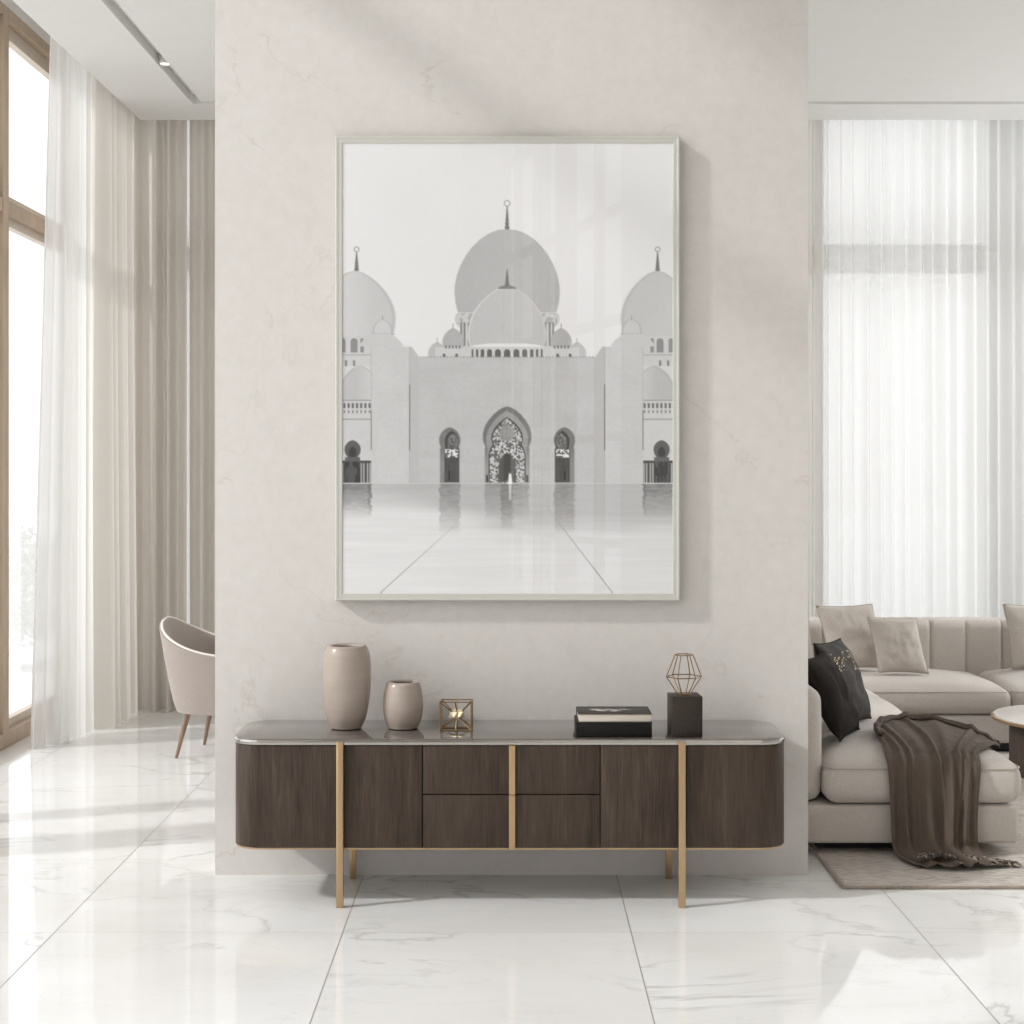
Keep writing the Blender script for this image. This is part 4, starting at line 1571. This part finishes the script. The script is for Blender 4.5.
# ------------------------------------------------------------------ throw
def throw():
    root = thing('knitted_throw', 'dark mocha throw draped over the front of the chaise down to the rug', 'throw', (1.83, 6.5, 0))
    nu, nv = 130, 130
    r, crown = .055, .050
    cx0, cx1, cy0, cy1 = 1.335, SXR, 6.55, 7.72

    def top_z(x, y):
        u = 2 * (x - cx0) / (cx1 - cx0) - 1
        v = 2 * (y - cy0) / (cy1 - cy0) - 1
        z = CT + crown * (1 - min(1, abs(u)) ** 4) * (1 - min(1, abs(v)) ** 4) + .018
        d = max(0, x - (cx1 - r), (cy0 + r) - y)
        d = min(d, r * .995)
        return z - (r - math.sqrt(r * r - d * d))
    arc = smooth_profile([(1.615, 6.80), (1.628, 6.92), (1.675, 7.06), (1.755, 7.17), (1.86, 7.215), (1.97, 7.18), (2.065, 7.06), (2.112, 6.93), (2.132, 6.80)], 16)
    # front edge then the fall: (Y, z, x-left, x-right)
    fall = smooth_profile([(6.600, .425, 1.586, 1.985), (6.558, .409, 1.582, 1.980), (6.527, .375, 1.580, 1.975), (6.517, .30, 1.582, 1.968), (6.512, .20, 1.586, 1.960), (6.504, .11, 1.590, 1.955),
                           (6.485, .052, 1.594, 1.957), (6.420, .026, 1.610, 1.975), (6.305, .022, 1.655, 2.01)], 12)
    seg = [0]
    for a, b in zip(fall, fall[1:]):
        seg.append(seg[-1] + math.hypot(a[0] - b[0], a[1] - b[1]))
    tot = seg[-1]
    #        u0, width, height on top, height hanging, drift of u along the cloth
    folds = [(.04, .030, .006, .016, .02), (.17, .036, .020, .040, .08), (.28, .024, .014, .014, .04), (.40, .060, .012, .048, .08), (.53, .022, .020, .018, .14), (.64, .045, .016, .052, .07),
             (.77, .022, .020, .022, -.02), (.86, .040, .012, .046, .00), (.96, .024, .012, .016, -.01)]
    bm = bmesh.new()
    grid = []
    VS = .42
    for j in range(nv + 1):
        v = j / nv
        row = []
        for i in range(nu + 1):
            u = i / nu
            hump_t = hump_h = 0
            for u0, wd, ht, hh, dr in folds:
                c = u0 + dr * (v - .4) + .015 * math.sin(5 * v + 9 * u0)
                g_ = math.exp(-((u - c) / wd) ** 2)
                hump_t += ht * g_
                g2 = math.exp(-((u - c) / (wd * 1.35)) ** 2)
                hump_h += hh * g2
            wk = mnoise.noise(Vector((u * 9, v * 14, 2.0)))
            wk2 = mnoise.noise(Vector((u * 5 + 3, v * 26, 7.0)))
            if v < VS:
                t = v / VS
                k = u * (len(arc) - 1)
                k0 = min(int(k), len(arc) - 2)
                ax_ = arc[k0][0] + (arc[k0 + 1][0] - arc[k0][0]) * (k - k0)
                ay_ = arc[k0][1] + (arc[k0 + 1][1] - arc[k0][1]) * (k - k0)
                fx_ = fall[0][2] + (fall[0][3] - fall[0][2]) * u
                x = ax_ + (fx_ - ax_) * t
                y = ay_ + (fall[0][0] - ay_) * t
                bunch = math.exp(-(t / .25) ** 2)
                h_ = .004 + hump_t * (.75 + .25 * t) + .004 * abs(wk) + .004 * abs(wk2) * math.sin(PI * t) + .006 * bunch
                z = top_z(x, y) + h_
                if x > cx1 - .04:
                    x += .004 + .3 * h_
                p = Vector((x, y, z))
            else:
                q = (v - VS) / (1 - VS) * tot
                k = max(a for a in range(len(seg)) if seg[a] <= q + 1e-9)
                k = min(k, len(fall) - 2)
                f = (q - seg[k]) / max(1e-9, seg[k + 1] - seg[k])
                y, z, xl, xr = (fall[k][d] + (fall[k + 1][d] - fall[k][d]) * f for d in range(4))
                ty_, tz_ = fall[k + 1][0] - fall[k][0], fall[k + 1][1] - fall[k][1]
                l = math.hypot(ty_, tz_)
                ny_, nz_ = tz_ / l, -ty_ / l
                flat = min(1, max(0, (.10 - z) / .06))
                hang = min(1, max(0, (q / tot - .04) / .30))
                h_ = .004 + hump_t * (1 - hang) + hump_h * hang * (1 - .55 * flat) + .003 * wk + .003 * wk2 * (1 - hang)
                x = xl + (xr - xl) * u + hang * .006 * math.sin(9 * u + 4 * v)
                y += ny_ * h_
                z += nz_ * h_
                if flat > 0:
                    y -= flat * (.022 * math.sin(PI * u) - .010 * math.cos(7 * u))
                    z = max(z, RT + .0065)
                p = Vector((x, y, z))
            row.append(bm.verts.new(p))
        grid.append(row)
    for a, b in zip(grid, grid[1:]):
        for i in range(nu):
            bm.faces.new((a[i], a[i + 1], b[i + 1], b[i]))
    bmesh.ops.recalc_face_normals(bm, faces=bm.faces)
    hem = [v.co.copy() for v in grid[-1]]
    back = [v.co.copy() for v in grid[0]]
    bmesh.ops.solidify(bm, geom=list(bm.faces), thickness=.004)
    obj('blanket', bm, M['throw'], root, angle=None)
    bm = bmesh.new()
    pts = [p + Vector((0, .004, .007 + .003 * math.sin(i * .21))) for i, p in enumerate(back)][::3]
    add_tube(bm, pts, .0135, 10, taper=lambda t: .75 + .35 * math.sin(PI * t) ** .5 - .35 * max(0, t - .7) / .3)
    pts = [p + Vector((-.004, -.028 + .006 * math.sin(i * .13), .008)) for i, p in enumerate(back)][6:-6:3]
    add_tube(bm, pts, .0085, 10, taper=lambda t: .6 + .4 * math.sin(PI * t))
    obj('rolled_edge', bm, M['throw'], root, angle=None)
    rr_ = random.Random(31)
    bd, bl = bmesh.new(), bmesh.new()

    def tassel(x, y, z, L_, ang):
        b = bd if rr_.random() < .62 else bl
        st = Vector((x, y, z))
        en = st + Vector((math.cos(ang) * L_, math.sin(ang) * L_, -.004))
        mid = st.lerp(en, .5) + Vector((0, 0, .005))
        add_tube(b, [st, mid, en], .0052, 6, taper=lambda t: .6 + .5 * math.sin(PI * min(1, t * .9 + .1)))
        bmesh.ops.create_icosphere(b, subdivisions=1, radius=.0068, matrix=Matrix.Translation(st))
    for i in range(70):
        t = rr_.random()
        tassel(1.67 + .14 * t, 6.375 - .02 * t + rr_.uniform(-.026, .030), RT + .034 + .014 * math.sin(PI * t), rr_.uniform(.018, .034), rr_.uniform(-2.2, -.3))
    for i in range(120):
        t = rr_.random()
        tassel(1.84 + .22 * t, 6.405 - .05 * t + rr_.uniform(-.024, .024), RT + .030 - .018 * t, rr_.uniform(.018, .038), rr_.uniform(-1.2, .2))
    obj('fringe', bd, M['tassel'], root)
    obj('pale_fringe', bl, M['tassel2'], root)
    return root


throw()

# ------------------------------------------------------------------ coffee table
tx, ty = 2.99, 8.25
ct = thing('round_coffee_table', 'round white marble coffee table with brass rim and dark drum base at the right edge', 'table', (tx, ty, RT))
obj('base', lathe([(0, 0), (.325, 0), (.33, .004), (.33, .275), (.326, .28), (0, .28)], tx, ty, RT + .0025, 64), M['drum'], ct)
obj('rim', lathe([(0, 0), (.405, 0), (.421, .004), (.423, .008), (.423, .018), (.420, .021), (.412, .021), (.412, .006), (0, .006)], tx, ty, .2945, 72), M['brass'], ct)
obj('tabletop', lathe([(0, 0), (.411, 0), (.411, .014), (.409, .017), (0, .017)], tx, ty, .3005 + .0055, 72), M['tabletop'], ct)
